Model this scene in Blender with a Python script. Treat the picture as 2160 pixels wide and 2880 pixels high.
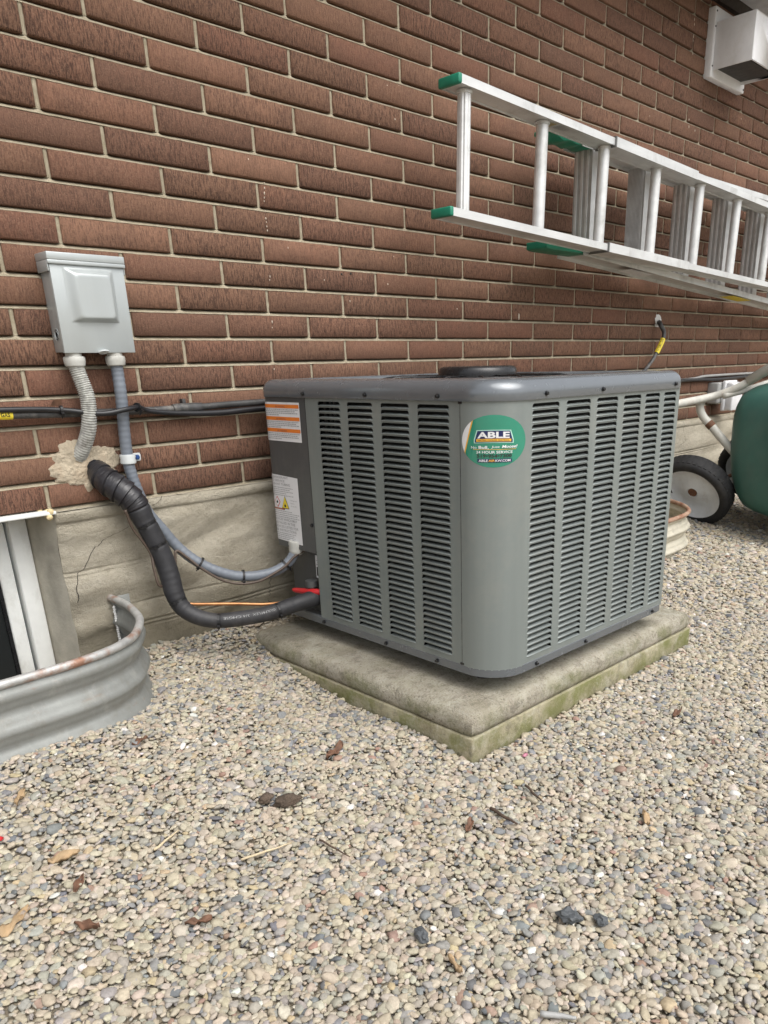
import bpy, bmesh, math, random
import numpy as np
from mathutils import Vector, Matrix, noise as mnoise

# ------------------------------------------------------------------ reset
for o in list(bpy.data.objects): bpy.data.objects.remove(o)
scn = bpy.context.scene
COL = scn.collection
R = math.radians
random.seed(7)
rng = np.random.default_rng(7)

# ------------------------------------------------------------------ camera
CAM = Vector((-0.7373, -1.7561, 0.7561))
RGT = Vector((0.6940, -0.7196, -0.0227)); UPV = Vector((0.2706, 0.2314, 0.9345)); FWD = Vector((0.6672, 0.6547, -0.3553))
FPX, PPX, PPY = 2136.12, 1214.15, 1830.66
cd = bpy.data.cameras.new('camera'); cam = bpy.data.objects.new('camera', cd); COL.objects.link(cam)
cd.sensor_fit = 'HORIZONTAL'; cd.sensor_width = 36.0; cd.lens = 36.0 * FPX / 2160.0
cd.shift_x = -(PPX - 1080.0) / 2160.0; cd.shift_y = (PPY - 1440.0) / 2160.0
cd.clip_start = 0.05; cd.clip_end = 1000.0
m3 = Matrix((RGT, UPV, -FWD)).transposed()
cam.matrix_world = Matrix.Translation(CAM) @ m3.to_4x4()
scn.camera = cam

# ------------------------------------------------------------------ world and sun (overcast)
SUN_EL, SUN_AZ = R(57), R(182)          # azimuth measured clockwise from +Y
world = bpy.data.worlds.new('World'); scn.world = world; world.use_nodes = True
wn = world.node_tree; wn.nodes.clear()
sky = wn.nodes.new('ShaderNodeTexSky'); sky.sky_type = 'NISHITA'; sky.sun_disc = False
sky.sun_elevation = SUN_EL; sky.sun_rotation = SUN_AZ; sky.air_density = 1.0; sky.dust_density = 4.0; sky.ozone_density = 1.0
hs = wn.nodes.new('ShaderNodeHueSaturation'); hs.inputs['Saturation'].default_value = 0.22
bgd = wn.nodes.new('ShaderNodeBackground'); bgd.inputs['Strength'].default_value = 0.15
wo = wn.nodes.new('ShaderNodeOutputWorld')
wn.links.new(sky.outputs['Color'], hs.inputs['Color']); wn.links.new(hs.outputs['Color'], bgd.inputs['Color']); wn.links.new(bgd.outputs['Background'], wo.inputs['Surface'])
sl = bpy.data.lights.new('sun', 'SUN'); sl.energy = 1.3; sl.angle = R(60); sl.color = (1.0, 0.97, 0.92)
so = bpy.data.objects.new('sun', sl); COL.objects.link(so); so.location = (0, -4, 6)
sd = Vector((math.sin(SUN_AZ) * math.cos(SUN_EL), math.cos(SUN_AZ) * math.cos(SUN_EL), math.sin(SUN_EL)))
so.rotation_euler = sd.to_track_quat('Z', 'Y').to_euler()
scn.view_settings.view_transform = 'Standard'; scn.view_settings.look = 'None'
scn.view_settings.exposure = 0.62; scn.view_settings.gamma = 1.0
scn.view_settings.use_curve_mapping = False
scn.render.engine = 'CYCLES'

def project(P):
    d = Vector(P) - CAM; z = d.dot(FWD)
    return (PPX + FPX * d.dot(RGT) / z, PPY - FPX * d.dot(UPV) / z, z)

# ------------------------------------------------------------------ materials
MATS = {}
class NT:
    def __init__(s, name):
        s.m = bpy.data.materials.new(name); s.m.use_nodes = True; s.t = s.m.node_tree; s.t.nodes.clear()
        s.out = s.t.nodes.new('ShaderNodeOutputMaterial'); s.b = s.t.nodes.new('ShaderNodeBsdfPrincipled')
        s.l(s.b.outputs[0], s.out.inputs['Surface'])
    def n(s, typ, **kw):
        nd = s.t.nodes.new(typ)
        for k, v in kw.items():
            if hasattr(nd, k): setattr(nd, k, v)
            else: nd.inputs[k].default_value = v
        return nd
    def l(s, a, b): s.t.links.new(a, b)
    def coords(s, scale=(1, 1, 1), kind='Position'):
        if kind == 'Position': c = s.n('ShaderNodeNewGeometry').outputs['Position']
        else: c = s.n('ShaderNodeTexCoord').outputs[kind]
        mp = s.n('ShaderNodeMapping'); mp.inputs['Scale'].default_value = scale
        s.l(c, mp.inputs['Vector']); return mp.outputs['Vector']
    def noise(s, vec, scale, detail=4, rough=0.55, dist=0.0):
        nd = s.n('ShaderNodeTexNoise'); nd.inputs['Scale'].default_value = scale; nd.inputs['Detail'].default_value = detail
        nd.inputs['Roughness'].default_value = rough; nd.inputs['Distortion'].default_value = dist
        s.l(vec, nd.inputs['Vector']); return nd.outputs['Fac']
    def ramp(s, fac, stops):
        nd = s.n('ShaderNodeValToRGB'); el = nd.color_ramp.elements
        while len(el) < len(stops): el.new(0.5)
        for e, (p, c) in zip(el, stops):
            e.position = p; e.color = (c, c, c, 1) if not hasattr(c, '__len__') else (*c[:3], 1)
        s.l(fac, nd.inputs['Fac']); return nd.outputs['Color']
    def mix(s, fac, a, b, mode='MIX'):
        nd = s.n('ShaderNodeMix', data_type='RGBA', blend_type=mode)
        for sock, v in ((nd.inputs[0], fac), (nd.inputs[6], a), (nd.inputs[7], b)):
            if hasattr(v, 'is_linked'): s.l(v, sock)
            elif hasattr(v, '__len__'): sock.default_value = (*v[:3], 1)
            else: sock.default_value = v
        return nd.outputs[2]
    def math(s, op, a, b=0.0):
        nd = s.n('ShaderNodeMath', operation=op)
        for sock, v in ((nd.inputs[0], a), (nd.inputs[1], b)):
            if hasattr(v, 'is_linked'): s.l(v, sock)
            else: sock.default_value = v
        return nd.outputs[0]
    def bump(s, h, strength, dist):
        nd = s.n('ShaderNodeBump'); nd.inputs['Strength'].default_value = strength; nd.inputs['Distance'].default_value = dist
        s.l(h, nd.inputs['Height']); s.l(nd.outputs['Normal'], s.b.inputs['Normal'])
    def set(s, **kw):
        for k, v in kw.items():
            k = {'base': 'Base Color', 'rough': 'Roughness', 'metal': 'Metallic', 'spec': 'Specular IOR Level', 'coat': 'Coat Weight', 'coatr': 'Coat Roughness', 'trans': 'Transmission Weight', 'ior': 'IOR'}[k]
            if hasattr(v, 'is_linked'): s.l(v, s.b.inputs[k])
            elif hasattr(v, '__len__'): s.b.inputs[k].default_value = (*v[:3], 1)
            else: s.b.inputs[k].default_value = v
        return s

def simple(name, base, rough=0.5, metal=0.0, var=0.12, vscale=30, bump=0.0, bscale=200, dist=0.0005, dirt=None, dirt_amt=0.3, spec=0.5, coat=0.0, coords=(1, 1, 1)):
    if name in MATS: return MATS[name]
    t = NT(name); v = t.coords(coords)
    n1 = t.noise(v, vscale, 5)
    lo = tuple(c * (1 - var) for c in base); hi = tuple(min(1, c * (1 + var)) for c in base)
    c = t.ramp(n1, [(0.3, lo), (0.7, hi)])
    if dirt:
        n2 = t.noise(t.coords((1, 1, 0.7)), vscale * 0.35, 8, 0.7)
        c = t.mix(t.ramp(n2, [(0.52, 0.0), (0.72, dirt_amt)]), c, dirt)
    rr = t.ramp(t.noise(v, vscale * 1.7, 3), [(0.3, max(0.02, rough - 0.06)), (0.7, min(1, rough + 0.06))])
    t.set(base=c, rough=rr, metal=metal, spec=spec, coat=coat)
    if bump: t.bump(t.noise(v, bscale, 4), bump, dist)
    MATS[name] = t.m; return t.m

def brick_material(name, far=False):
    t = NT(name)
    if far:
        rnd = t.n('ShaderNodeNewGeometry').outputs['Random Per Island']
    else:
        rnd = t.n('ShaderNodeObjectInfo').outputs['Random']
    pos = t.coords()
    col = t.ramp(rnd, [(0.0, (0.165, 0.088, 0.060)), (0.25, (0.225, 0.115, 0.075)), (0.5, (0.205, 0.112, 0.072)), (0.75, (0.275, 0.148, 0.096)), (1.0, (0.200, 0.096, 0.064))])
    big = t.noise(pos, 14, 5, 0.6)
    col = t.mix(t.ramp(big, [(0.35, 0.0), (0.7, 0.45)]), col, (0.150, 0.088, 0.062))
    # vertical combed scoring
    sc = t.coords((1.0, 1.0, 0.16))
    comb = t.noise(sc, 420, 3, 0.65, 0.3)
    spk = t.noise(pos, 380, 4, 0.7)
    r2 = t.math('FRACT', t.math('MULTIPLY', rnd, 7.31))
    amt = t.ramp(r2, [(0.2, 0.5), (0.6, 1.0)])
    dark = t.ramp(comb, [(0.40, 1.0), (0.54, 0.0)])
    col = t.mix(t.math('MULTIPLY', t.math('MULTIPLY', dark, amt), 0.80), col, (0.060, 0.033, 0.026))
    lite = t.ramp(spk, [(0.54, 0.0), (0.70, 0.6)])
    col = t.mix(lite, col, (0.30, 0.19, 0.125))
    col = t.mix(t.ramp(spk, [(0.30, 0.6), (0.45, 0.0)]), col, (0.06, 0.034, 0.026))
    # lime specks
    vo = t.n('ShaderNodeTexVoronoi', feature='F1'); vo.inputs['Scale'].default_value = 26.0
    t.l(pos, vo.inputs['Vector'])
    speck = t.math('MULTIPLY', t.math('LESS_THAN', vo.outputs['Distance'], 0.055), t.math('GREATER_THAN', t.noise(pos, 6, 2), 0.60))
    col = t.mix(speck, col, (0.62, 0.52, 0.42))
    t.set(base=col, rough=0.9, spec=0.25)
    h = t.math('ADD', t.math('MULTIPLY', t.math('MULTIPLY', comb, amt), 1.0), t.math('MULTIPLY', spk, 0.35))
    t.bump(h, 1.0, 0.004)
    MATS[name] = t.m; return t.m

def mortar_material():
    t = NT('mortar'); p = t.coords()
    c = t.ramp(t.noise(p, 60, 6, 0.65), [(0.3, (0.29, 0.25, 0.175)), (0.7, (0.42, 0.37, 0.275))])
    c = t.mix(t.ramp(t.noise(p, 5, 4), [(0.45, 0), (0.75, 0.5)]), c, (0.27, 0.235, 0.175))
    t.set(base=c, rough=0.95, spec=0.2); t.bump(t.noise(p, 500, 4, 0.7), 0.8, 0.0015)
    MATS['mortar'] = t.m

def parge_material():
    t = NT('parge'); p = t.coords(); ps = t.coords((0.55, 1, 1.4))
    c = t.ramp(t.noise(ps, 11, 8, 0.7, 0.3), [(0.28, (0.36, 0.32, 0.245)), (0.5, (0.48, 0.435, 0.345)), (0.75, (0.58, 0.535, 0.44))])
    c = t.mix(t.ramp(t.noise(p, 60, 7, 0.75), [(0.5, 0.0), (0.75, 0.6)]), c, (0.28, 0.25, 0.195))
    sep = t.n('ShaderNodeSeparateXYZ'); t.l(p, sep.inputs[0])
    z = sep.outputs['Z']
    zz = t.math('ADD', z, t.math('MULTIPLY', t.math('SUBTRACT', t.noise(ps, 11, 5), 0.5), 0.22))
    stain = t.ramp(zz, [(0.16, 0.75), (0.30, 0.0)])     # damp algae stain rising from the gravel
    c = t.mix(stain, c, (0.165, 0.145, 0.10))
    vo = t.n('ShaderNodeTexVoronoi', feature='DISTANCE_TO_EDGE'); vo.inputs['Scale'].default_value = 5.0
    wv = t.n('ShaderNodeVectorMath', operation='ADD'); t.l(p, wv.inputs[0])
    nz = t.n('ShaderNodeTexNoise'); nz.inputs['Scale'].default_value = 18; t.l(p, nz.inputs['Vector'])
    vs = t.n('ShaderNodeVectorMath', operation='SCALE'); vs.inputs['Scale'].default_value = 0.07; t.l(nz.outputs['Color'], vs.inputs[0]); t.l(vs.outputs[0], wv.inputs[1])
    t.l(wv.outputs[0], vo.inputs['Vector'])
    crk = t.math('MULTIPLY', t.math('LESS_THAN', vo.outputs['Distance'], 0.006), t.math('GREATER_THAN', t.noise(p, 4, 2), 0.57))
    c = t.mix(t.math('MULTIPLY', crk, 0.6), c, (0.06, 0.05, 0.04))
    t.set(base=c, rough=0.93, spec=0.2)
    h = t.math('ADD', t.noise(p, 300, 6, 0.75), t.math('MULTIPLY', t.noise(p, 70, 5, 0.7), 1.3))
    t.bump(h, 1.0, 0.005); MATS['parge'] = t.m

def slab_material(name, dark, lite, green_amt, agg):
    t = NT(name); p = t.coords()
    c = t.ramp(t.noise(p, 10, 7, 0.65), [(0.3, dark), (0.7, lite)])
    sp = t.noise(p, 190, 4, 0.7)
    c = t.mix(t.ramp(sp, [(0.5, 0.0), (0.72, agg)]), c, (0.48, 0.45, 0.39))
    c = t.mix(t.ramp(sp, [(0.30, agg), (0.44, 0.0)]), c, (0.085, 0.075, 0.06))
    mott = t.noise(p, 48, 7, 0.75)
    c = t.mix(t.ramp(mott, [(0.36, 0.55), (0.50, 0.0)]), c, (0.12, 0.105, 0.08))
    c = t.mix(t.ramp(mott, [(0.55, 0.0), (0.70, 0.45)]), c, (0.56, 0.53, 0.46))
    nrm = t.n('ShaderNodeNewGeometry').outputs['Normal']; sp2 = t.n('ShaderNodeSeparateXYZ'); t.l(nrm, sp2.inputs[0])
    side = t.ramp(sp2.outputs['Z'], [(0.25, 1.0), (0.8, 0.25)])
    g = t.ramp(t.noise(p, 13, 6, 0.6), [(0.42, 0.0), (0.62, green_amt)])
    c = t.mix(t.math('MULTIPLY', g, side), c, (0.155, 0.165, 0.055))
    br = t.ramp(t.noise(p, 6, 5, 0.7), [(0.5, 0.0), (0.75, 0.45)])
    c = t.mix(br, c, (0.19, 0.15, 0.105))
    c = t.mix(t.ramp(t.noise(p, 16, 7, 0.75), [(0.52, 0.0), (0.72, 0.55)]), c, (0.52, 0.50, 0.43))
    t.set(base=c, rough=0.95, spec=0.2)
    t.bump(t.math('ADD', sp, t.math('MULTIPLY', t.noise(p, 700, 3), 0.5)), 0.9, 0.006 if agg > 0.5 else 0.002)
    MATS[name] = t.m

def galvanized(name, tone, rust):
    t = NT(name); p = t.coords()
    vo = t.n('ShaderNodeTexVoronoi', feature='F1'); vo.inputs['Scale'].default_value = 60; t.l(p, vo.inputs['Vector'])
    c = t.ramp(t.noise(p, 8, 7, 0.68), [(0.3, tuple(x * 0.72 for x in tone)), (0.7, tone)])
    c = t.mix(t.ramp(t.noise(t.coords((0.6, 0.6, 2.5)), 13, 8, 0.72), [(0.60, 0.0), (0.75, rust)]), c, (0.26, 0.105, 0.045))
    wh = t.ramp(t.noise(t.coords((1, 1, 0.4)), 22, 6, 0.7), [(0.55, 0.0), (0.8, 0.4)])
    c = t.mix(wh, c, (0.55, 0.54, 0.50))
    c = t.mix(t.ramp(t.noise(p, 17, 7, 0.75), [(0.5, 0.0), (0.72, 0.55)]), c, (0.20, 0.185, 0.15))
    t.set(base=c, rough=t.ramp(t.noise(p, 25, 5), [(0.3, 0.48), (0.7, 0.7)]), metal=0.3)
    t.bump(t.noise(p, 120, 4), 0.25, 0.001); MATS[name] = t.m

def paint_metal(name, base, rough, var=0.05, dust=0.18, coat=0.12, metal=0.25, streak=0.05):
    """powder coated sheet metal with faint vertical streaks and dust"""
    t = NT(name); p = t.coords(); st = t.coords((1, 1, streak))
    c = t.ramp(t.noise(st, 30, 3, 0.5), [(0.3, tuple(x * (1 - var) for x in base)), (0.7, tuple(x * (1 + var) for x in base))])
    c = t.mix(t.ramp(t.noise(p, 7, 7, 0.7), [(0.5, 0.0), (0.8, dust)]), c, (0.36, 0.34, 0.29))
    t.set(base=c, rough=t.ramp(t.noise(st, 40, 4), [(0.3, rough - 0.05), (0.7, rough + 0.07)]), metal=metal, coat=coat, coatr=0.12)
    t.bump(t.noise(p, 900, 2), 0.06, 0.0004); MATS[name] = t.m

def pebble_material():
    t = NT('pebble')
    at = t.n('ShaderNodeAttribute', attribute_type='INSTANCER', attribute_name='pcol')
    p = t.coords()
    n1 = t.noise(p, 170, 5, 0.65)
    c = t.mix(1.0, at.outputs['Color'], t.ramp(n1, [(0.25, 0.70), (0.75, 1.18)]), 'MULTIPLY')
    c = t.mix(t.ramp(t.noise(p, 700, 2), [(0.6, 0.0), (0.75, 0.35)]), c, (0.12, 0.10, 0.08))
    t.set(base=c, rough=0.82, spec=0.3); t.bump(t.noise(p, 650, 4), 0.3, 0.0008); MATS['pebble'] = t.m

def ground_material():
    t = NT('ground'); p = t.coords()
    vo = t.n('ShaderNodeTexVoronoi', feature='F1'); vo.inputs['Scale'].default_value = 120; t.l(p, vo.inputs['Vector'])
    sx = t.n('ShaderNodeSeparateXYZ'); t.l(vo.outputs['Color'], sx.inputs[0])
    c = t.ramp(sx.outputs[0], [(0.0, (0.16, 0.15, 0.14)), (0.3, (0.30, 0.26, 0.20)), (0.7, (0.42, 0.37, 0.28)), (1.0, (0.55, 0.52, 0.46))])
    c = t.mix(t.ramp(vo.outputs['Distance'], [(0.35, 0.0), (0.75, 0.6)]), c, (0.26, 0.21, 0.145))
    t.set(base=c, rough=0.95, spec=0.2)
    t.bump(t.math('SUBTRACT', 1.0, vo.outputs['Distance']), 1.0, 0.006); MATS['ground'] = t.m

brick_material('brick'); brick_material('brick_far', True); mortar_material(); parge_material(); pebble_material(); ground_material()
slab_material('slab_upper', (0.29, 0.26, 0.20), (0.55, 0.51, 0.415), 0.6, 0.85)
slab_material('slab_lower', (0.23, 0.205, 0.125), (0.40, 0.365, 0.25), 0.85, 0.3)
galvanized('galvanized', (0.315, 0.325, 0.31), 0.6); galvanized('cream_steel', (0.62, 0.58, 0.47), 0.9)
paint_metal('ac_grey', (0.212, 0.238, 0.230), 0.40, 0.06, 0.30); paint_metal('ac_dark', (0.088, 0.092, 0.094), 0.42); paint_metal('ac_cap', (0.150, 0.164, 0.178), 0.22, 0.03, 0.0, 0.5, 0.35, 1.0)
paint_metal('box_grey', (0.42, 0.45, 0.45), 0.33, 0.03)
M = MATS
simple('black_plastic', (0.014, 0.014, 0.015), 0.28, var=0.3); simple('tie_black', (0.012, 0.012, 0.013), 0.4)
simple('coil_dark', (0.02, 0.02, 0.021), 0.75, var=0.4, vscale=80)
simple('foam', (0.026, 0.026, 0.029), 0.55, var=0.35, vscale=18, bump=0.15, bscale=60, dist=0.002, dirt=(0.16, 0.15, 0.14), dirt_amt=0.35)
simple('tape', (0.022, 0.021, 0.024), 0.36, var=0.3, vscale=25, bump=0.2, bscale=70, dist=0.002)
simple('pvc_grey', (0.165, 0.185, 0.215), 0.42, var=0.12, vscale=30)
simple('flex_grey', (0.40, 0.40, 0.37), 0.62, var=0.35, vscale=90, dirt=(0.15, 0.14, 0.115), dirt_amt=0.95)
simple('fitting', (0.50, 0.50, 0.465), 0.55, var=0.1, dirt=(0.25, 0.23, 0.19), dirt_amt=0.5)
simple('strap_white', (0.60, 0.63, 0.63), 0.4); simple('screw_blue', (0.04, 0.10, 0.30), 0.35, metal=0.5); simple('screw_dark', (0.05, 0.05, 0.052), 0.3, metal=0.8)
simple('steel', (0.55, 0.55, 0.54), 0.35, metal=0.9)
simple('pipe_black', (0.05, 0.05, 0.05), 0.5, var=0.5, vscale=40, dirt=(0.30, 0.28, 0.25), dirt_amt=0.7); simple('cable_black', (0.016, 0.016, 0.018), 0.38)
simple('cable_grey', (0.34, 0.34, 0.33), 0.5); simple('wire_brown', (0.085, 0.060, 0.045), 0.5); simple('copper', (0.42, 0.20, 0.085), 0.38, metal=0.7, var=0.35, vscale=40)
simple('red_plastic', (0.50, 0.02, 0.025), 0.35); simple('yellow_print', (0.80, 0.63, 0.04), 0.5, var=0.04); simple('black_print', (0.02, 0.02, 0.02), 0.6)
simple('white_print', (0.72, 0.72, 0.73), 0.5, var=0.03); simple('orange_print', (0.72, 0.20, 0.03), 0.5, var=0.03); simple('red_print', (0.60, 0.06, 0.06), 0.5); simple('grey_print', (0.36, 0.36, 0.37), 0.6)
simple('rust_print', (0.36, 0.13, 0.08), 0.6); simple('green_print', (0.028, 0.23, 0.15), 0.16, var=0.05, coat=0.6); simple('gold_print', (0.78, 0.42, 0.05), 0.4, var=0.04); simple('navy_print', (0.014, 0.020, 0.090), 0.3); simple('mint_print', (0.40, 0.66, 0.56), 0.35); simple('blue_print', (0.05, 0.08, 0.45), 0.4)
simple('foam_print', (0.30, 0.30, 0.30), 0.6)
simple('patch', (0.44, 0.375, 0.28), 0.95, var=0.22, vscale=35, bump=1.0, bscale=120, dist=0.006, dirt=(0.45, 0.28, 0.16), dirt_amt=0.5)
simple('vinyl', (0.78, 0.79, 0.76), 0.45, var=0.06, vscale=20, dirt=(0.28, 0.25, 0.18), dirt_amt=0.45)
simple('spray_foam', (0.62, 0.50, 0.28), 0.8, bump=0.8, bscale=90, dist=0.006); simple('caulk', (0.75, 0.75, 0.73), 0.7, bump=0.6, bscale=90, dist=0.004)
simple('reveal', (0.44, 0.41, 0.34), 0.95, var=0.25, vscale=14, bump=0.6, bscale=200, dist=0.002)
simple('aluminium', (0.66, 0.665, 0.655), 0.40, metal=0.4, var=0.12, vscale=26, coords=(0.2, 1, 1), dirt=(0.33, 0.32, 0.29), dirt_amt=0.6)
simple('alu_step', (0.46, 0.46, 0.45), 0.42, metal=0.5, var=0.12); simple('alu_dark', (0.17, 0.17, 0.165), 0.5, metal=0.4)
simple('green_cap', (0.012, 0.19, 0.115), 0.42, var=0.15); simple('vent_white', (0.74, 0.74, 0.75), 0.42, var=0.04, dirt=(0.45, 0.42, 0.36), dirt_amt=0.3)
simple('vent_shade', (0.03, 0.03, 0.028), 0.6); simple('soffit_brown', (0.035, 0.026, 0.020), 0.7); simple('soffit_white', (0.52, 0.52, 0.54), 0.5)
simple('tray_green', (0.040, 0.120, 0.098), 0.45, var=0.15, vscale=8, dirt=(0.10, 0.14, 0.12), dirt_amt=0.5); simple('tray_rim', (0.075, 0.27, 0.235), 0.5)
simple('rubber', (0.016, 0.016, 0.017), 0.75, var=0.3, bump=0.4, bscale=150, dist=0.002, dirt=(0.10, 0.09, 0.075), dirt_amt=0.3); simple('rim_white', (0.72, 0.75, 0.78), 0.45, var=0.06, dirt=(0.32, 0.24, 0.16), dirt_amt=0.4); simple('tube_grey', (0.50, 0.49, 0.44), 0.5, var=0.1, dirt=(0.28, 0.13, 0.06), dirt_amt=0.4); simple('rusty', (0.16, 0.075, 0.04), 0.8, var=0.4)
simple('leaf_brown', (0.13, 0.065, 0.038), 0.75, var=0.4, vscale=60); simple('leaf_tan', (0.36, 0.25, 0.14), 0.75, var=0.3, vscale=60); simple('straw', (0.50, 0.41, 0.27), 0.8); simple('twig_dark', (0.075, 0.048, 0.032), 0.85, var=0.4); simple('slate', (0.075, 0.082, 0.088), 0.6, var=0.3, bump=0.5); simple('soil', (0.085, 0.062, 0.045), 0.95, var=0.4, bump=1, bscale=160, dist=0.006); simple('pink_bit', (0.42, 0.16, 0.22), 0.5)
simple('crack', (0.035, 0.030, 0.025), 0.95)
t_ = NT('glass'); t_.set(base=(0.02, 0.022, 0.022), rough=0.12, spec=0.5); M['glass'] = t_.m

# ------------------------------------------------------------------ mesh helpers
ORG = {}
class MB:
    def __init__(s): s.v = []; s.f = []; s.mi = []
    def add(s, vs, fs, mi=0):
        o = len(s.v); s.v += [tuple(v) for v in vs]; s.f += [tuple(i + o for i in f) for f in fs]; s.mi += [mi] * len(fs); return s
    def box(s, lo, hi, mi=0):
        x0, y0, z0 = lo; x1, y1, z1 = hi
        return s.add([(x0,y0,z0),(x1,y0,z0),(x1,y1,z0),(x0,y1,z0),(x0,y0,z1),(x1,y0,z1),(x1,y1,z1),(x0,y1,z1)], [(0,3,2,1),(4,5,6,7),(0,1,5,4),(1,2,6,5),(2,3,7,6),(3,0,4,7)], mi)
    def extrude(s, poly, d, mi=0):
        """closed 3D polygon extruded by vector d"""
        n = len(poly); d = Vector(d); a = [Vector(p) for p in poly]
        return s.add([*a, *[p + d for p in a]], [tuple(range(n))[::-1], tuple(range(n, 2*n))] + [(i, (i+1) % n, n + (i+1) % n, n + i) for i in range(n)], mi)
    def tube(s, pts, rad, n=12, caps=True, mi=0):
        P = [Vector(p) for p in pts]; k = len(P)
        rads = rad if hasattr(rad, '__len__') else [rad] * k
        T = [(P[min(i+1, k-1)] - P[max(i-1, 0)]).normalized() for i in range(k)]
        up = Vector((0, 0, 1)) if abs(T[0].z) < 0.9 else Vector((1, 0, 0))
        N = (up - T[0] * up.dot(T[0])).normalized(); vs = []
        for i in range(k):
            N = (N - T[i] * N.dot(T[i])).normalized(); B = T[i].cross(N)
            vs += [P[i] + (N * math.cos(2*math.pi*j/n) + B * math.sin(2*math.pi*j/n)) * rads[i] for j in range(n)]
        fs = [(i*n + j, i*n + (j+1) % n, (i+1)*n + (j+1) % n, (i+1)*n + j) for i in range(k-1) for j in range(n)]
        if caps: fs += [tuple(range(n))[::-1], tuple(range((k-1)*n, k*n))]
        return s.add(vs, fs, mi)
    def lathe(s, prof, c, axis, n=24, mi=0, cap=True):
        """profile [(radius, along)] around axis at c"""
        c = Vector(c); a = Vector(axis).normalized(); h = Vector((0, 0, 1)) if abs(a.z) < 0.9 else Vector((1, 0, 0))
        u = a.cross(h).normalized(); w = a.cross(u); vs = []
        for r, t in prof: vs += [c + a * t + (u * math.cos(2*math.pi*j/n) + w * math.sin(2*math.pi*j/n)) * r for j in range(n)]
        k = len(prof)
        fs = [(i*n + j, i*n + (j+1) % n, (i+1)*n + (j+1) % n, (i+1)*n + j) for i in range(k-1) for j in range(n)]
        if cap and prof[0][0] > 1e-6: fs.append(tuple(range(n)))
        if cap and prof[-1][0] > 1e-6: fs.append(tuple(range((k-1)*n, k*n))[::-1])
        return s.add(vs, fs, mi)
    def grid(s, fn, us, vs_, mi=0):
        nu, nv = len(us), len(vs_)
        return s.add([fn(a, b) for a in us for b in vs_], [(i*nv + j, (i+1)*nv + j, (i+1)*nv + j + 1, i*nv + j + 1) for i in range(nu-1) for j in range(nv-1)], mi)
def mesh_of(name, mb, mats, smooth=False, off=(0, 0, 0)):
    me = bpy.data.meshes.new(name)
    o = np.array(off); v = (np.array(mb.v, float) - o).tolist() if len(mb.v) else []
    me.from_pydata(v, [], mb.f)
    for m in (mats if isinstance(mats, (list, tuple)) else [mats]): me.materials.append(M[m])
    if any(mb.mi): me.polygons.foreach_set('material_index', mb.mi)
    bm = bmesh.new(); bm.from_mesh(me); bmesh.ops.remove_doubles(bm, verts=bm.verts, dist=1e-6); bmesh.ops.recalc_face_normals(bm, faces=bm.faces)
    bm.to_mesh(me); bm.free()
    if smooth:
        me.polygons.foreach_set('use_smooth', [True] * len(me.polygons))
        if smooth != 'all': me.set_sharp_from_angle(angle=R(smooth if smooth is not True else 40))
    me.update(); return me
def obj(name, mb, mats, parent=None, smooth=False, bevel=0.0, seg=2):
    """one mesh object. Coordinates: world for unrotated parents, parent-local when the root is flagged local"""
    off = ORG.get(parent, (0, 0, 0)) if parent else (0, 0, 0)
    me = mesh_of(name, mb, mats, smooth, off)
    if bevel:
        bm = bmesh.new(); bm.from_mesh(me)
        ed = [e for e in bm.edges if len(e.link_faces) == 2 and e.calc_face_angle(0) > R(40)]
        bmesh.ops.bevel(bm, geom=ed, offset=bevel, segments=seg, affect='EDGES', profile=0.5, clamp_overlap=True)
        bm.to_mesh(me); bm.free()
        me.polygons.foreach_set('use_smooth', [True] * len(me.polygons)); me.set_sharp_from_angle(angle=R(50))
    ob = bpy.data.objects.new(name, me); COL.objects.link(ob)
    if parent: ob.parent = parent; ORG[ob] = off
    else: ORG[ob] = (0, 0, 0)
    return ob
def thing(name, label, cat, loc=(0, 0, 0), rot=(0, 0, 0), group=None, local=False):
    o = bpy.data.objects.new(name, None); COL.objects.link(o); o.location = loc; o.rotation_euler = rot; o.empty_display_size = 0.05
    o['label'] = label; o['category'] = cat
    if group: o['group'] = group
    ORG[o] = (0, 0, 0) if local else tuple(loc); return o
def tag(o, label, cat, group=None):
    o['label'] = label; o['category'] = cat
    if group: o['group'] = group
    return o
def kind(o, k): o['kind'] = k; return o
def spline(pts, per=8):
    P = [Vector(p) for p in pts]; P = [2*P[0]-P[1]] + P + [2*P[-1]-P[-2]]; out = []
    for i in range(1, len(P)-2):
        a, b, c, d = P[i-1], P[i], P[i+1], P[i+2]
        for k in range(per):
            t = k / per
            out.append(0.5*((2*b) + (c-a)*t + (2*a-5*b+4*c-d)*t*t + (3*b-a-3*c+d)*t**3))
    out.append(P[-2]); return out
def lerp_list(vals, n):
    return list(np.interp(np.linspace(0, 1, n), np.linspace(0, 1, len(vals)), vals))
def nz(x, y=0.0, z=0.0): return mnoise.noise(Vector((x, y, z)))
def text_geo(s, size, align='CENTER', bold=0.0, shear=0.0, sx=1.0):
    cu = bpy.data.curves.new('text', 'FONT'); cu.body = s; cu.size = size; cu.align_x = align; cu.align_y = 'CENTER'; cu.offset = bold; cu.shear = shear; cu.resolution_u = 3; cu.fill_mode = 'FRONT'
    ob = bpy.data.objects.new('text', cu); me = bpy.data.meshes.new_from_object(ob)
    v = [(p.co.x * sx, p.co.y) for p in me.vertices]; f = [tuple(p.vertices) for p in me.polygons]
    bpy.data.objects.remove(ob); bpy.data.curves.remove(cu); bpy.data.meshes.remove(me); return v, f

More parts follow.
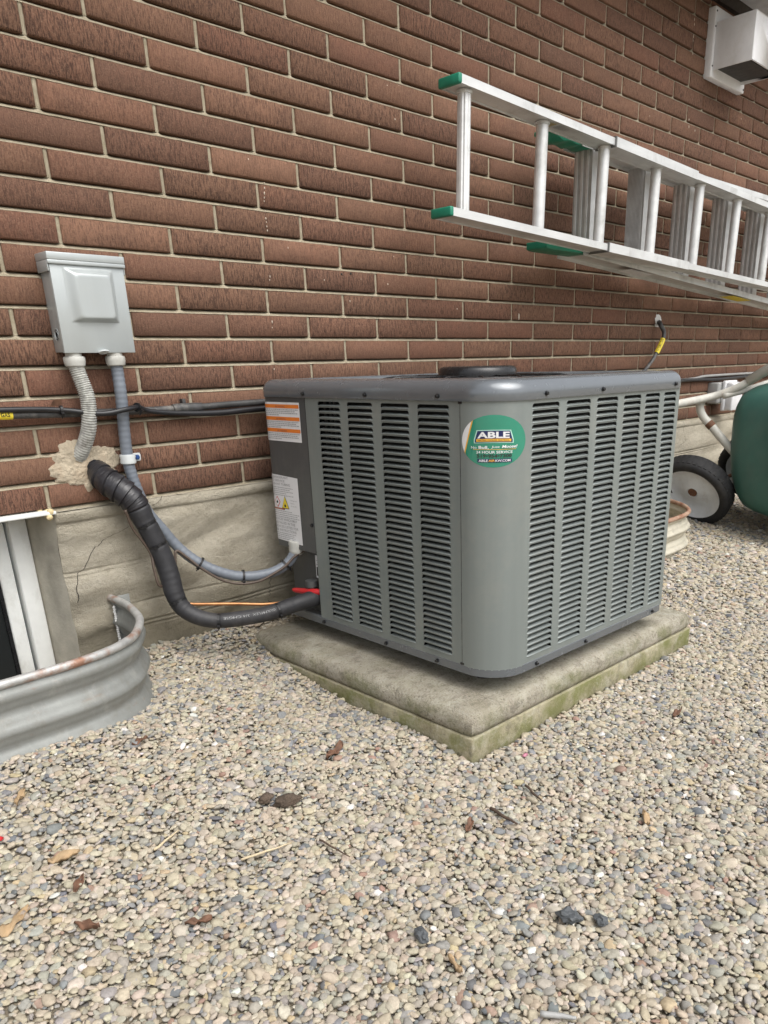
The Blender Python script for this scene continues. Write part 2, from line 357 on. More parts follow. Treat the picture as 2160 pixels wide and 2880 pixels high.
# ------------------------------------------------------------------ ground height
def gh(x, y):
    t = y + 0.86
    k = 0.03
    soft = 0.5 * (t + math.sqrt(t*t + k*k))
    z = 0.135 * soft + 0.02 * min(0.0, t)
    sx = min(1, max(0, (0.12 - x) / 0.48)); sy = min(1, max(0, (y + 1.0) / 0.6)); z += 0.052 * sx*sx*(3-2*sx) * sy*sy*(3-2*sy)
    def sm(a, b, v): v = min(1, max(0, (v - a)/(b - a))); return v*v*(3 - 2*v)
    z -= 0.040 * math.exp(-((x - 0.27)/0.13)**2) * sm(-0.75, -0.45, y) * (1 - sm(-0.16, -0.03, y))
    z += 0.006 * nz(x*3.1, y*3.1, 4.0) + 0.003 * nz(x*9, y*9, 1.0)
    return z - 0.004
# ------------------------------------------------------------------ ground sheet
def nonuni(a0, a1, step, far):
    c = list(np.arange(a0, a1 + 1e-6, step)); s = step
    lo, hi = c[0], c[-1]
    while hi < far: s *= 1.6; hi += s; c.append(hi)
    s = step
    while lo > -far: s *= 1.6; lo -= s; c.insert(0, lo)
    return c
gx = nonuni(-1.6, 5.0, 0.05, 250); gy = [y for y in nonuni(-2.6, 0.35, 0.05, 250) if y < 0.4]
WELL = [(-0.033, 0.02), (-0.032, -0.08), (-0.048, -0.165), (-0.070, -0.23), (-0.118, -0.306), (-0.160, -0.340), (-0.197, -0.358), (-0.246, -0.370), (-0.332, -0.3775), (-0.60, -0.3785), (-0.86, -0.3775), (-0.95, -0.370), (-1.03, -0.335), (-1.10, -0.26), (-1.14, -0.16), (-1.155, -0.06), (-1.155, 0.02)]
def inpoly(x, y, poly):
    c = False; j = len(poly) - 1
    for i in range(len(poly)):
        if (poly[i][1] > y) != (poly[j][1] > y) and x < (poly[j][0]-poly[i][0])*(y-poly[i][1])/(poly[j][1]-poly[i][1]) + poly[i][0]: c = not c
        j = i
    return c
def ground_z(x, y):
    z = gh(max(-1.6, min(5.0, x)), max(-2.6, y)) - 0.006
    if inpoly(x, y, WELL) or (-1.155 < x < -0.05 and y > -0.2): z = -0.10
    return z
g = MB(); g.grid(lambda x, y: (x, y, ground_z(x, y)), gx, gy)
gob = kind(obj('ground', g, 'ground', smooth='all'), 'structure')

# ------------------------------------------------------------------ brick house
H, W = 0.0583, 0.24686; ZB = 24.1784
JT = 0.0092
rowz = lambda i: (ZB - i) * H
house = thing('brick_house', 'brown combed brick house wall with pale mortar over a parged concrete foundation', 'house')
X0, X1 = -1.45, 5.8
rows = list(range(-11, 17))
bricks = []
for i in rows:
    off = 0.5 if i % 2 == 0 else 0.0
    jx = 0.004 * nz(i * 3.7, 0.3)
    for k in range(-7, 25):
        x0 = (k + off) * W + jx; x1 = x0 + W
        if x1 < X0 or x0 > X1: continue
        if i == 16 and False: continue
        bricks.append((i, x0 + JT/2 + 0.0012*nz(k, i, 2.2), x1 - JT/2 + 0.0012*nz(k, i, 8.2)))
# shared brick meshes: rough-edged, slightly bulged faces
def brick_mesh(seed):
    L, Hh, D = W - JT, H - JT, 0.09
    mb = MB(); nx, nz_ = 7, 3
    xs = np.linspace(-L/2, L/2, nx); zs = np.linspace(-Hh/2, Hh/2, nz_)
    b = 0.0022
    front = {}
    vs = []
    ring = []
    def jit(a, c): return 0.0009 * nz(a*40 + seed*7, c*60, seed)
    for a in xs:
        for c in zs:
            ee = (abs(abs(a) - L/2) < 1e-6) or (abs(abs(c) - Hh/2) < 1e-6)
            aa = a * (1 - 2*b/L) if abs(abs(a) - L/2) < 1e-6 else a
            cc = c * (1 - 2*b/Hh) if abs(abs(c) - Hh/2) < 1e-6 else c
            vs.append((aa + jit(a, c), -0.0005 + jit(c, a), cc + jit(a+1, c)))
    fs = [(p*nz_ + q, (p+1)*nz_ + q, (p+1)*nz_ + q + 1, p*nz_ + q + 1) for p in range(nx-1) for q in range(nz_-1)]
    per = [p*nz_ for p in range(nx)] + [(nx-1)*nz_ + q for q in range(1, nz_)] + [p*nz_ + nz_-1 for p in range(nx-2, -1, -1)] + [q for q in range(nz_-2, 0, -1)]
    o1 = len(vs)
    for idx in per:
        p, q = divmod(idx, nz_); a, c = xs[p], zs[q]
        vs.append((a + jit(a+3, c)*0.8, b * 0.9, c + jit(a, c+3)*0.8))
    o2 = len(vs)
    for idx in per:
        p, q = divmod(idx, nz_); vs.append((xs[p], D, zs[q]))
    n = len(per)
    fs += [(per[j], per[(j+1) % n], o1 + (j+1) % n, o1 + j) for j in range(n)] + [(o1 + j, o1 + (j+1) % n, o2 + (j+1) % n, o2 + j) for j in range(n)]
    mb.add(vs, fs); return mb
bm_mb = [brick_mesh(s) for s in range(8)]
bm_me = [mesh_of('brick', b, 'brick', 60) for b in bm_mb]
sc = []
for idx, (i, a, b) in enumerate(bricks):
    zc = rowz(i) + JT + (H - JT)/2 - JT; zc = rowz(i) + (H - JT)/2
    px, py, dz = project(((a+b)/2, 0, zc))
    pa = project((a, 0, zc)); pb = project((b, 0, zc))
    vis = dz > 0.2 and pb[0] > 5 and pa[0] < 2155 and -40 < py < 2000 and pb[2] > 0.2
    ar = abs(pb[0]-pa[0]) * FPX*H/dz if vis else 0
    if vis and 0.48 < a < 1.05 and zc < 0.70: ar *= 0.02       # behind the condenser
    sc.append((ar, idx))
sc.sort(reverse=True)
single = {idx for ar, idx in sc[:298] if ar > 0}
rest = MB()
for idx, (i, a, b) in enumerate(bricks):
    zc = rowz(i) + (H - JT)/2; v = random.randrange(8); yy = random.uniform(-0.0012, 0.0006); dz = random.uniform(-0.0008, 0.0008)
    sxx = (b - a) / (W - JT)
    if idx in single:
        o = bpy.data.objects.new('brick', bm_me[v]); COL.objects.link(o); o.parent = house
        o.location = ((a+b)/2, yy, zc + dz); o.scale = (sxx * random.choice((1, -1)) if False else sxx, 1, 1); o.rotation_euler = (random.uniform(-.006, .006), random.uniform(-.0022, .0022), random.uniform(-.003, .003))
    else:
        rest.add([((a+b)/2 + p[0]*sxx, yy + p[1], zc + dz + p[2]) for p in bm_mb[v].v], bm_mb[v].f)
kind(obj('brick_courses', rest, 'brick_far', house, 60), 'stuff')
# mortar: struck bed joints (deep at the top, flush on the brick below) and head joints
mo = MB()
heads = {}
for (i, a, b) in bricks: heads.setdefault(i, []).append(b + JT/2)
for i in rows:
    zt, zb = rowz(i), rowz(i) - JT
    hx = np.array(heads[i])
    xs = np.arange(X0, X1, 0.0125); hs_ = np.concatenate([hx + d for d in (-0.014, -0.007, 0, 0.007, 0.014)]); xs = np.sort(np.concatenate([xs, hs_[(hs_ > X0) & (hs_ < X1)]]))
    for k in range(len(xs)): pass
    vs = []
    for x in xs:
        d = np.min(np.abs(hx - x)); w = math.exp(-(d/0.0075)**2)
        rec = (0.0150 + 0.002*nz(x*11, i*3.1)) * (1 - w) + 0.0030 * w
        vs += [(x, 0.026, zt + 0.001), (x, rec, zt - 0.0004), (x, rec*0.35 + 0.0006*nz(x*60, i), zb + 0.0044 + 0.0006*nz(x*50, i*2)), (x, 0.0004 + 0.0007*nz(x*70, i*5), zb + 0.0008*nz(x*45, i, 3)), (x, 0.006, zb - 0.002)]
    n = len(xs); mo.add(vs, [(p*5+q, (p+1)*5+q, (p+1)*5+q+1, p*5+q+1) for p in range(n-1) for q in range(4)])
    for x in hx:                                    # head joints in this course
        z0, z1 = rowz(i) - 0.001, rowz(i) + H - JT + 0.001
        zs = np.linspace(z0, z1, 7); vs = []
        for z in zs:
            j = 0.0010*nz(x*90, z*140)
            vs += [(x - JT/2 - 0.003, 0.009, z), (x - JT/2 + 0.0006 + j*0.6, 0.0036 + j, z), (x, 0.0024 + 0.0008*nz(x*70, z*170), z), (x + JT/2 - 0.0006 + j*0.6, 0.0036 - j, z), (x + JT/2 + 0.003, 0.009, z)]
        mo.add(vs, [(p*5+q, (p+1)*5+q, (p+1)*5+q+1, p*5+q+1) for p in range(6) for q in range(4)])
mo.box((X0, 0.03, 0.46), (X1, 0.30, 2.10))
obj('mortar', mo, 'mortar', house, 50)
# foundation with trowelled parging
FT = rowz(16) - JT + 0.0005                     # underside of the lowest course's bed
fd = MB(); FX0, FX1 = -0.124, X1
fxs = np.concatenate([np.arange(FX0, 1.3, 0.010), np.arange(1.3, FX1, 0.03)]); fzs = np.concatenate([np.linspace(-0.12, 0.06, 20)[:-1], np.linspace(0.06, FT, 190)])
def fy(x, z):
    y = -0.012
    y += -0.018*nz(x*1.3 + 3, z*12 - x*1.0 + 0.9*nz(x*2.3, z*3), 1.7) - 0.0075*nz(x*2.2, z*20 - x*1.2 + 0.8*nz(x*4, z*3), 5.1) - 0.0022*nz(x*22, z*40, 9.3)
    for zg, a, wd in ((0.328, 0.006, 0.0026), (0.318, 0.004, 0.0022), (0.226, 0.006, 0.0028), (0.179, 0.006, 0.0026), (0.169, 0.004, 0.0022)):
        zc = zg + 0.005*nz(x*1.2, round(zg*12)*3.0); s = max(0, min(1, 0.45 + 2.2*nz(x*1.9 + round(zg*12)*7.0, 2.0)))
        y += a * s * math.exp(-((z - zc)/wd)**2)
    t = FT - z                                   # bead under the brick
    if t < 0.026: y -= 0.009 * math.sqrt(max(0, 1 - ((t - 0.012)/0.014)**2)) * (0.8 + 0.5*nz(x*6, 1.0))
    edge = max(0, 1 - (x - FX0)/0.02); y += 0.008*edge*edge
    return y
fd.grid(lambda x, z: (x, fy(x, z), z), fxs, fzs)
fd.grid(lambda x, y: (x, y, FT + 0.0002), fxs, [-0.012, 0.02])
found = obj('foundation', fd, 'parge', house, 'all')
rv = MB(); rv.grid(lambda t, z: (FX0 - 0.026*t + 0.002*nz(t*5, z*12), fy(FX0, z)*(1-t) + 0.115*t, z), np.linspace(0, 1, 9), np.linspace(-0.12, FT, 30)); obj('window_reveal', rv, 'reveal', house, 'all')
rs = MB(); rs.box((X0, -0.012, -0.05), (-0.90, 0.10, FT)); rs.box((-0.90, 0.02, -0.14), (FX0 - 0.03, 0.22, -0.052)); obj('foundation', rs, 'parge', house)
S = lambda x, y: (x/1.843, 1250 + y/1.843)
def ray(px, py): return RGT*((px-PPX)/FPX) - UPV*((py-PPY)/FPX) + FWD
def aty(px, py, Y): d = ray(px, py); return CAM + d*((Y - CAM.y)/d.y)
def ong(px, py):
    d = ray(px, py); t = (0.03 - CAM.z)/d.z
    for _ in range(12): p = CAM + d*t; t += (gh(p.x, p.y) + 0.004 - p.z)/d.z
    return CAM + d*t
def crack(pts, w):
    mb = MB(); P = [aty(*S(*q), -0.014) for q in pts]; P = spline(P, 5); vs = []
    for k, p in enumerate(P):
        x = p.x + 0.0022*nz(k*0.9, 3.3); z = p.z + 0.0018*nz(k*0.8, 7.7); ww = w*(0.7 + 0.6*abs(nz(k*0.7, 1.1))) * (1 if 0 < k < len(P)-1 else .2)
        y = fy(x, z) - 0.0012
        vs += [(x - ww, y, z), (x, y - 0.0003, z + ww*0.4), (x + ww, y, z)]
    mb.add(vs, [(k*3+q, (k+1)*3+q, (k+1)*3+q+1, k*3+q+1) for k in range(len(P)-1) for q in range(2)])
    return obj('crack', mb, 'crack', found)
crack([(672, 424), (600, 462), (545, 490), (520, 520), (490, 545), (465, 600), (440, 650), (415, 672), (408, 715), (400, 745), (410, 800), (405, 825)], 0.0011)
crack([(842, 268), (825, 290), (800, 306), (780, 318)], 0.0009)
crack([(905, 258), (960, 262), (1010, 252), (1040, 240)], 0.0008); crack([(1100, 262), (1200, 275), (1300, 235), (1380, 225)], 0.0007)
# rough mortar patch where the lines come through
pt = MB(); na, nr = 120, 12; cx, cz = -0.026, 0.563; vs = []
for a in range(na):
    th = 2*math.pi*a/na
    rad = (0.064 + 0.020*nz(math.cos(th)*1.6 + 5, math.sin(th)*1.6) + 0.014*nz(math.cos(th)*4, math.sin(th)*4, 3) + 0.005*nz(math.cos(th)*11, math.sin(th)*11, 5))
    ex = 1.15 if math.cos(th) > 0 else 1.2
    for q in range(nr):
        t = (q + 1)/nr; x = cx + rad*t*math.cos(th)*ex; z = cz + rad*t*math.sin(th)*0.95 - 0.012*max(0, math.cos(th))*t
        y = -0.0012 - 0.0065*(1 - t**1.6) - 0.0045*nz(x*38, z*38)*(1-t*0.8) - 0.0016*nz(x*110, z*110)*(1-t*0.6)
        vs.append((x, y if q < nr-1 else 0.004, z))
c0 = len(vs); vs.append((cx, -0.009, cz))
pt.add(vs, [(a*nr+q, ((a+1) % na)*nr+q, ((a+1) % na)*nr+q+1, a*nr+q+1) for a in range(na) for q in range(nr-1)] + [(c0, a*nr, ((a+1) % na)*nr) for a in range(na)])
obj('mortar_patch', pt, 'patch', house, 'all')
# old white paint drips and nail holes on the bricks
pd = MB()
def blob(px, py, w, h, mb):
    p = aty(px, py, -0.0015); n = 7
    vs = [(p.x + w*math.cos(2*math.pi*k/n)*(1 + 0.4*nz(px, k*1.3)), -0.0016, p.z + h*math.sin(2*math.pi*k/n)*(1 + 0.4*nz(py, k*1.7))) for k in range(n)]
    c = len(vs); vs.append((p.x, -0.0026, p.z)); mb.add(vs + [(v[0], 0.002, v[2]) for v in vs[:n]], [(k, (k+1) % n, c) for k in range(n)] + [(k, c+1+k, c+1+(k+1) % n, (k+1) % n) for k in range(n)])
D6 = lambda x, y: (500 + x/2.765, 500 + y/2.765); D4 = lambda x, y: (1560 + x/2.765, y/2.765)
for (x, y, w, h) in [(674, 40, 5, 8), (676, 80, 6, 14), (675, 120, 7, 18), (674, 155, 5, 12), (673, 182, 4, 8), (683, 262, 4, 8), (686, 318, 7, 11), (690, 345, 4, 8), (694, 380, 4, 10), (698, 412, 6, 12), (718, 768, 5, 12), (716, 795, 4, 9), (735, 1122, 6, 16), (735, 1165, 4, 8), (750, 1488, 7, 11), (858, 545, 5, 14), (1140, 795, 9, 7), (1425, 788, 5, 6), (1340, 960, 7, 12)]:
    q = D6(x, y); k = 1.75/2136/2.765; blob(*q, w*k*0.6, h*k*0.75, pd)
for (x, y, w, h) in [(1088, 150, 4, 10), (1088, 190, 4, 8), (1080, 285, 6, 16), (1078, 315, 5, 9), (1075, 418, 6, 10), (1046, 930, 6, 8), (1045, 985, 4, 12), (1092, 1015, 4, 8)]:
    q = D4(x, y); k = 3.6/2136/2.765; blob(*q, w*k*0.6, h*k*0.75, pd)
q = (1000 + 1272/2.765, 500 + 1080/2.765); blob(*q, 0.0025, 0.010, pd)
simple('old_paint', (0.60, 0.52, 0.42), 0.8)
obj('paint_drips', pd, 'old_paint', house, 'all')
nh = MB()
for (x, y) in ((1275, 750), (1345, 745)): blob(*D6(x, y), 0.0035, 0.003, nh)
obj('nail_holes', nh, 'crack', house, 'all')
# basement window
win = obj('basement_window', MB().box((-0.95, 0.095, -0.055), (-0.150, 0.135, -0.023)).box((-0.188, 0.095, -0.0228), (-0.1495, 0.130, 0.462)).box((-0.95, 0.095, 0.445), (-0.1882, 0.130, 0.462)), 'vinyl', house, bevel=0.003)
obj('sash', MB().box((-0.2245, 0.108, -0.0225), (-0.1935, 0.128, 0.443)).box((-0.95, 0.108, -0.0222), (-0.2248, 0.128, 0.005)).box((-0.95, 0.108, 0.415), (-0.2248, 0.128, 0.443)), 'vinyl', win, bevel=0.003)
obj('gasket', MB().box((-0.2325, 0.113, 0.0052), (-0.2248, 0.127, 0.4148)).box((-0.95, 0.113, 0.0052), (-0.2327, 0.127, 0.012)), 'black_plastic', win)
obj('pane', MB().box((-0.95, 0.119, 0.0055), (-0.2327, 0.124, 0.4148)), 'glass', win)
obj('header_trim', MB().box((-0.95, -0.026, 0.4665), (-0.123, 0.11, 0.4735)), 'vinyl', win, bevel=0.0015)
sf = MB()
for k in range(16):
    c = Vector((-0.132 + 0.02*random.uniform(-1.0, .4), -0.012 + random.uniform(-0.012, 0.05), 0.468 + random.uniform(-0.008, 0.007)))
    sf.lathe([(0, -0.007), (0.0055, -0.004), (0.0075, 0), (0.0055, 0.004), (0, 0.007)], c, (random.uniform(-.4, .4), 1, random.uniform(-.4, .4)), 8)
obj('spray_foam', sf, 'spray_foam', win, 'all')
# soffit
sof = obj('soffit', MB().box((X0, -0.30, 2.105), (X1, 0.02, 2.125)), 'soffit_white', house)
obj('frieze_board', MB().box((X0, -0.022, 2.062), (X1, 0.03, 2.1045)), 'soffit_brown', house)
vv = MB()
for k in range(6): vv.box((X0, -0.285 + k*0.035, 2.098), (X1, -0.268 + k*0.035, 2.1052))
obj('vent_strip', vv, 'soffit_white', sof)
obj('fascia', MB().box((X0, -0.32, 2.07), (X1, -0.301, 2.18)), 'soffit_brown', house)

# ------------------------------------------------------------------ wall vent hood
wv = thing('wall_vent', 'white square vent hood on a wall plate under the eave', 'vent', (2.85, 0, 1.80))
obj('backing_plate', MB().box((2.700, -0.030, 1.803), (3.02, 0.004, 2.036)), 'vent_white', wv, bevel=0.004)
hd = MB(); x0, x1, y0, y1, z0, z1 = 2.712, 2.985, -0.19, -0.029, 1.826, 1.985; tk = 0.006
hd.box((x0, y0, z0), (x0+tk, y1, z1)); hd.box((x1-tk, y0, z0), (x1, y1, z1)); hd.box((x0+tk, y0, z0), (x1-tk, y0+tk, z1)); hd.box((x0+tk, y0+tk, z1-tk), (x1-tk, y1, z1))
obj('hood', hd, 'vent_white', wv, bevel=0.002)
obj('underside_shade', MB().extrude([(x0+.007, y0+.02, z0+.006), (x1-.007, y0+.02, z0+.006), (x1-.007, y1, z0+.012), (x0+.007, y1, z0+.012)], (0, 0, 0.004)), 'vent_shade', wv)  # near-black sheet standing in for the shade inside the open hood
for (sx, sz) in ((2.707, 1.84), (2.707, 1.97), (3.01, 1.815), (2.709, 2.02)):
    obj('screw', MB().lathe([(0.0035, 0), (0.003, 0.002), (0, 0.0025)], (sx, -0.0302, sz), (0, -1, 0), 10), 'screw_dark', wv)
obj('blue_sticker', MB().box((2.870, -0.1912, 1.925), (2.915, -0.1904, 1.965)), 'blue_print', wv)

# ------------------------------------------------------------------ electrical disconnect box
db = thing('disconnect_box', 'light grey steel electrical disconnect box with raised cover panel on the bricks', 'electrical box', (0.022, 0, 0.79))
bx0, bx1, bz0, bz1, bd = -0.0545, 0.0975, 0.7905, 0.966, 0.053
obj('body', MB().box((bx0 + 0.002, -bd + 0.004, bz0 + 0.002), (bx1 - 0.002, 0.002, bz1)), 'box_grey', db, bevel=0.0015)
cv = MB(); cv.box((bx0, -bd, bz0), (bx1, -bd + 0.0035, bz1)); cv.box((bx0, -bd + 0.0036, bz0 + 0.0005), (bx0 + 0.0015, -bd + 0.012, bz1)); cv.box((bx1 - 0.0015, -bd + 0.0036, bz0 + 0.0005), (bx1, -bd + 0.012, bz1))
cover = obj('cover', cv, 'box_grey', db, bevel=0.0012)
def raised(lo, hi, lo2, hi2, d):
    """pressed panel: outer rectangle on the face, offset inner rectangle proud of it"""
    n = 10; prof = [(t/(n-1)) for t in range(n)]; mb = MB(); vs = []
    for t in prof:
        s = t*t*(3-2*t); a = [(lo[0]*(1-t)+lo2[0]*t), (hi[0]*(1-t)+hi2[0]*t), (lo[1]*(1-t)+lo2[1]*t), (hi[1]*(1-t)+hi2[1]*t)]
        rr = 0.006*(0.4+t); pts = []
        for (cx_, cz_, a0) in ((a[1]-rr, a[3]-rr, 0), (a[0]+rr, a[3]-rr, 90), (a[0]+rr, a[2]+rr, 180), (a[1]-rr, a[2]+rr, 270)):
            for q in range(5): th = R(a0 + 90*q/4); pts.append((cx_ + rr*math.cos(th), -bd - 0.0003 - d*s, cz_ + rr*math.sin(th)))
        vs += pts
    cxm = sum(q[0] for q in pts)/20; czm = sum(q[2] for q in pts)/20; vs += [(cxm + (q[0]-cxm)*0.93, q[1], czm + (q[2]-czm)*0.93) for q in pts]; n += 1
    m_ = 20; mb.add(vs, [(i*m_+j, i*m_+(j+1) % m_, (i+1)*m_+(j+1) % m_, (i+1)*m_+j) for i in range(n-1) for j in range(m_)] + [tuple(range((n-1)*m_, n*m_))]); return mb
obj('raised_panel', raised((-0.030, 0.849), (0.0735, 0.9515), (-0.008, 0.858), (0.058, 0.936), 0.013), 'box_grey', cover, 'all')
hdm = MB(); hdm.box((bx0 - 0.004, -bd - 0.005, bz1 - 0.003), (bx1 + 0.003, 0.001, bz1 + 0.011)); hdm.box((bx0 - 0.004, -bd - 0.005, bz1 - 0.0105), (bx1 + 0.003, -bd - 0.0005, bz1 - 0.0032)); hdm.box((bx0 - 0.004, -bd - 0.0003, bz1 - 0.024), (bx0 - 0.0008, 0.0, bz1 - 0.0032)); hdm.box((bx1 + 0.0004, -bd - 0.0003, bz1 - 0.024), (bx1 + 0.003, 0.0, bz1 - 0.0032))
obj('hood_lip', hdm, 'box_grey', db, bevel=0.0012)
kn = MB(); kn.lathe([(0.0125, 0), (0.0125, 0.0007), (0.0115, 0.0012), (0.0105, 0.0007), (0.0105, 0)], (bx0 + 0.002, -0.024, 0.826), (-1, 0, 0), 24); kn.lathe([(0.008, 0), (0.008, 0.0007), (0.0072, 0.0012), (0.0064, 0.0007), (0.0064, 0)], (bx0 + 0.002, -0.024, 0.826), (-1, 0, 0), 20)
obj('knockout', kn, 'box_grey', db, 'all')
hp = MB(); hp.lathe([(0.0005, -0.001), (0.0105, -0.001), (0.0105, 0.001), (0.0005, 0.001)], (0.026, -bd - 0.003, bz0 + 0.0015), (0, 0.35, 1), 18)
obj('hasp', hp, 'strap_white', db, 30)

# ------------------------------------------------------------------ conduits
def fitting(c, parent, r0=0.0215, z0=0.7835, z1=0.764):
    m = MB(); m.lathe([(0.012, z0 + 0.008), (0.016, z0 + 0.008), (0.016, z0 + .001), (r0*0.94, z0), (r0, z0 - 0.003), (r0, z0 - 0.010), (r0*0.92, z1 + 0.002), (r0*0.8, z1), (0.014, z1)], (c[0], c[1], 0), (0, 0, 1), 28)
    return obj('connector', m, 'fitting', parent, 35)
fx = thing('flexible_conduit', 'short pale dirty flexible conduit from the grey box into the mortar patch', 'conduit', (-0.0415, 0, 0.58))
fitting((-0.0300, -0.034), fx)
fp = spline([(-0.0300, -0.034, 0.774), (-0.0285, -0.035, 0.7604), (-0.0245, -0.037, 0.7374), (-0.0205, -0.040, 0.7141), (-0.0195, -0.041, 0.6907), (-0.0212, -0.038, 0.667), (-0.0240, -0.030, 0.6375), (-0.0310, -0.018, 0.6104), (-0.0400, -0.004, 0.586), (-0.0440, 0.012, 0.572)], 22)
obj('hose', MB().tube(fp, [0.0150 + (0.0010 if k % 4 < 2 else -0.0005) for k in range(len(fp))], 18), 'flex_grey', fx, 50)
lq = thing('liquid_tight_conduit', 'slate blue grey flexible conduit sweeping from the grey box to the condenser', 'conduit', (0.0578, -0.03, 0.30))
fitting((0.0573, -0.036), lq, 0.0205)
lp = spline([(0.0573, -0.036, 0.774), (0.0580, -0.036, 0.7534), (0.0572, -0.037, 0.7136), (0.0563, -0.034, 0.6731), (0.0550, -0.029, 0.6318), (0.0546, -0.025, 0.5866), (0.0545, -0.025, 0.5560), (0.0585, -0.027, 0.5199), (0.0650, -0.031, 0.4843), (0.0769, -0.036, 0.4427), (0.1036, -0.042, 0.3979), (0.1312, -0.052, 0.3522), (0.1611, -0.070, 0.316), (0.1984, -0.090, 0.2874), (0.2436, -0.110, 0.2665), (0.2922, -0.130, 0.2597), (0.3378, -0.150, 0.2662), (0.3748, -0.160, 0.2858), (0.3930, -0.165, 0.3136), (0.400, -0.167, 0.335)], 14)
obj('hose', MB().tube(lp, [0.0128 + 0.00035*math.sin(k*1.6) for k in range(len(lp))], 18), 'pvc_grey', lq, 60)
cn = MB(); cn.lathe([(0.0145, -0.004), (0.018, 0.0), (0.0195, 0.006), (0.0195, 0.016), (0.021, 0.020), (0.021, 0.029), (0.016, 0.031)], (0.395, -0.1655, 0.306), (0.12, -0.05, 1), 24); obj('connector', cn, 'fitting', lq, 35)
def tie(path, idx, r, parent, name='cable_tie', mt='tie_black', w=0.005):
    P = Vector(path[idx]); T = (Vector(path[min(idx+1, len(path)-1)]) - Vector(path[max(idx-1, 0)])).normalized()
    m = MB(); m.lathe([(r + 0.0002, -w/2), (r + 0.0016, -w/2), (r + 0.0016, w/2), (r + 0.0002, w/2)], P, T, 18)
    # ratchet head toward the camera, below
    v = (CAM - P); v = (v - T*v.dot(T)).normalized(); d = (v*0.75 + Vector((0, 0, -1))*0.6); d = (d - T*d.dot(T)).normalized(); sd_ = T.cross(d)
    c = P + d*(r + 0.003); a = [c + T*(w*.6*s) + sd_*(0.004*q) for s, q in ((-1, -1), (1, -1), (1, 1), (-1, 1))]
    m.extrude(a, d*0.005); m.tube([c + d*0.003, c + d*0.003 + sd_*0.010], 0.0014, 6)
    return obj(name, m, mt, parent)
for fr in (0.645, 0.755, 0.875): tie(lp, int(fr*len(lp)), 0.0150, lq)
st = thing('conduit_strap', 'pale metal strap with a blue screw clamping the conduit to bricks', 'strap', (0.0555, -0.01, 0.566))
obj('band', MB().lathe([(0.0132, -0.010), (0.0165, -0.010), (0.0175, -0.006), (0.0162, 0.0), (0.0175, 0.006), (0.0165, 0.010), (0.0132, 0.010)], (0.0547, -0.0252, 0.566), (0.02, 0, 1), 28), 'strap_white', st, 35)
tb = MB(); tb.extrude([(0.069, -0.012, 0.5575), (0.089, -0.012, 0.5575), (0.0925, -0.012, 0.561), (0.0925, -0.012, 0.572), (0.089, -0.012, 0.5755), (0.069, -0.012, 0.5755)], (0, 0.003, 0)); tb.box((0.0688, -0.0095, 0.5577), (0.0925, 0.001, 0.5752)); obj('tab', tb, 'strap_white', st, bevel=0.0008)
obj('screw', MB().lathe([(0.0062, 0), (0.0062, 0.002), (0.0048, 0.0022), (0.0048, 0.0055), (0, 0.006)], (0.083, -0.012, 0.5665), (0, -1, 0), 6), 'screw_blue', st)
# thin control wire tied along the conduit
cw = spline([aty(*S(648, 340), -0.078), aty(*S(690, 438), -0.072), aty(*S(738, 500), -0.075), aty(*S(784, 572), -0.080), aty(*S(800, 650), -0.088), aty(*S(834, 735), -0.092), (0.102, -0.074, 0.300), (0.118, -0.064, 0.345), (0.140, -0.072, 0.328), (0.165, -0.088, 0.2985), (0.205, -0.107, 0.2640), (0.2436, -0.127, 0.2490), (0.285, -0.149, 0.2500), (0.320, -0.163, 0.2640), (0.352, -0.172, 0.2790), (0.380, -0.176, 0.2990), (0.402, -0.184, 0.3100), (0.425, -0.197, 0.3180)], 10)
tag(obj('control_wire', MB().tube(cw, 0.0034, 8), 'wire_brown', None, 'all'), 'thin brown control wire looping along the slate grey conduit', 'wire')

# ------------------------------------------------------------------ insulated refrigerant line
rl = thing('refrigerant_line', 'thick black foam insulated refrigerant line bending down to the condenser', 'pipe', (-0.0101, 0, 0.547))
P1 = [(-0.012, 0.006, 0.5500), (-0.003, -0.030, 0.5235), (0.0175, -0.056, 0.4985), (0.0345, -0.068, 0.4720), (0.0470, -0.073, 0.4340), (0.0595, -0.078, 0.3965), (0.0725, -0.083, 0.3495), (0.0795, -0.092, 0.2985), (0.0805, -0.101, 0.2575), (0.0880, -0.112, 0.2240), (0.1085, -0.132, 0.1995), (0.1417, -0.160, 0.1850), (0.1925, -0.190, 0.1830), tuple(aty(*S(1390, 875), -0.205)), tuple(aty(*S(1520, 832), -0.220)), tuple(aty(*S(1625, 797), -0.232)), tuple(aty(*S(1625, 797), -0.232) + Vector((0.06, -0.002, 0.008)))]
rp = spline(P1, 14); n1 = len(rp)
R1 = lerp_list([0.026, 0.0315, 0.032, 0.029, 0.0240, 0.0235, 0.0235, 0.0235, 0.0225, 0.0205, 0.0195, 0.0185, 0.0185, 0.019, 0.020, 0.021, 0.021], n1)
cuts = [0.0, 0.205, 0.27, 0.345, 0.535, 0.70, 0.835, 1.0]
for q in range(1, len(cuts)-1):
    a, b = int(cuts[q]*n1), int(cuts[q+1]*n1) if q < len(cuts)-2 else n1-1
    seg_ = rp[a:b+1]; rr = [R1[a+k]*(0.90 if k in (0, len(seg_)-1) else (0.965 if k in (1, len(seg_)-2) else 1.0)) + 0.0006*nz((a+k)*0.4, q) for k in range(len(seg_))]
    o_ = obj('foam_sleeve', MB().tube(seg_, rr, 22), 'foam', rl, 'all')
for fr in (0.27, 0.345, 0.535, 0.70, 0.835): i_ = int(fr*n1); tie(rp, i_, R1[i_]*0.93, rl)
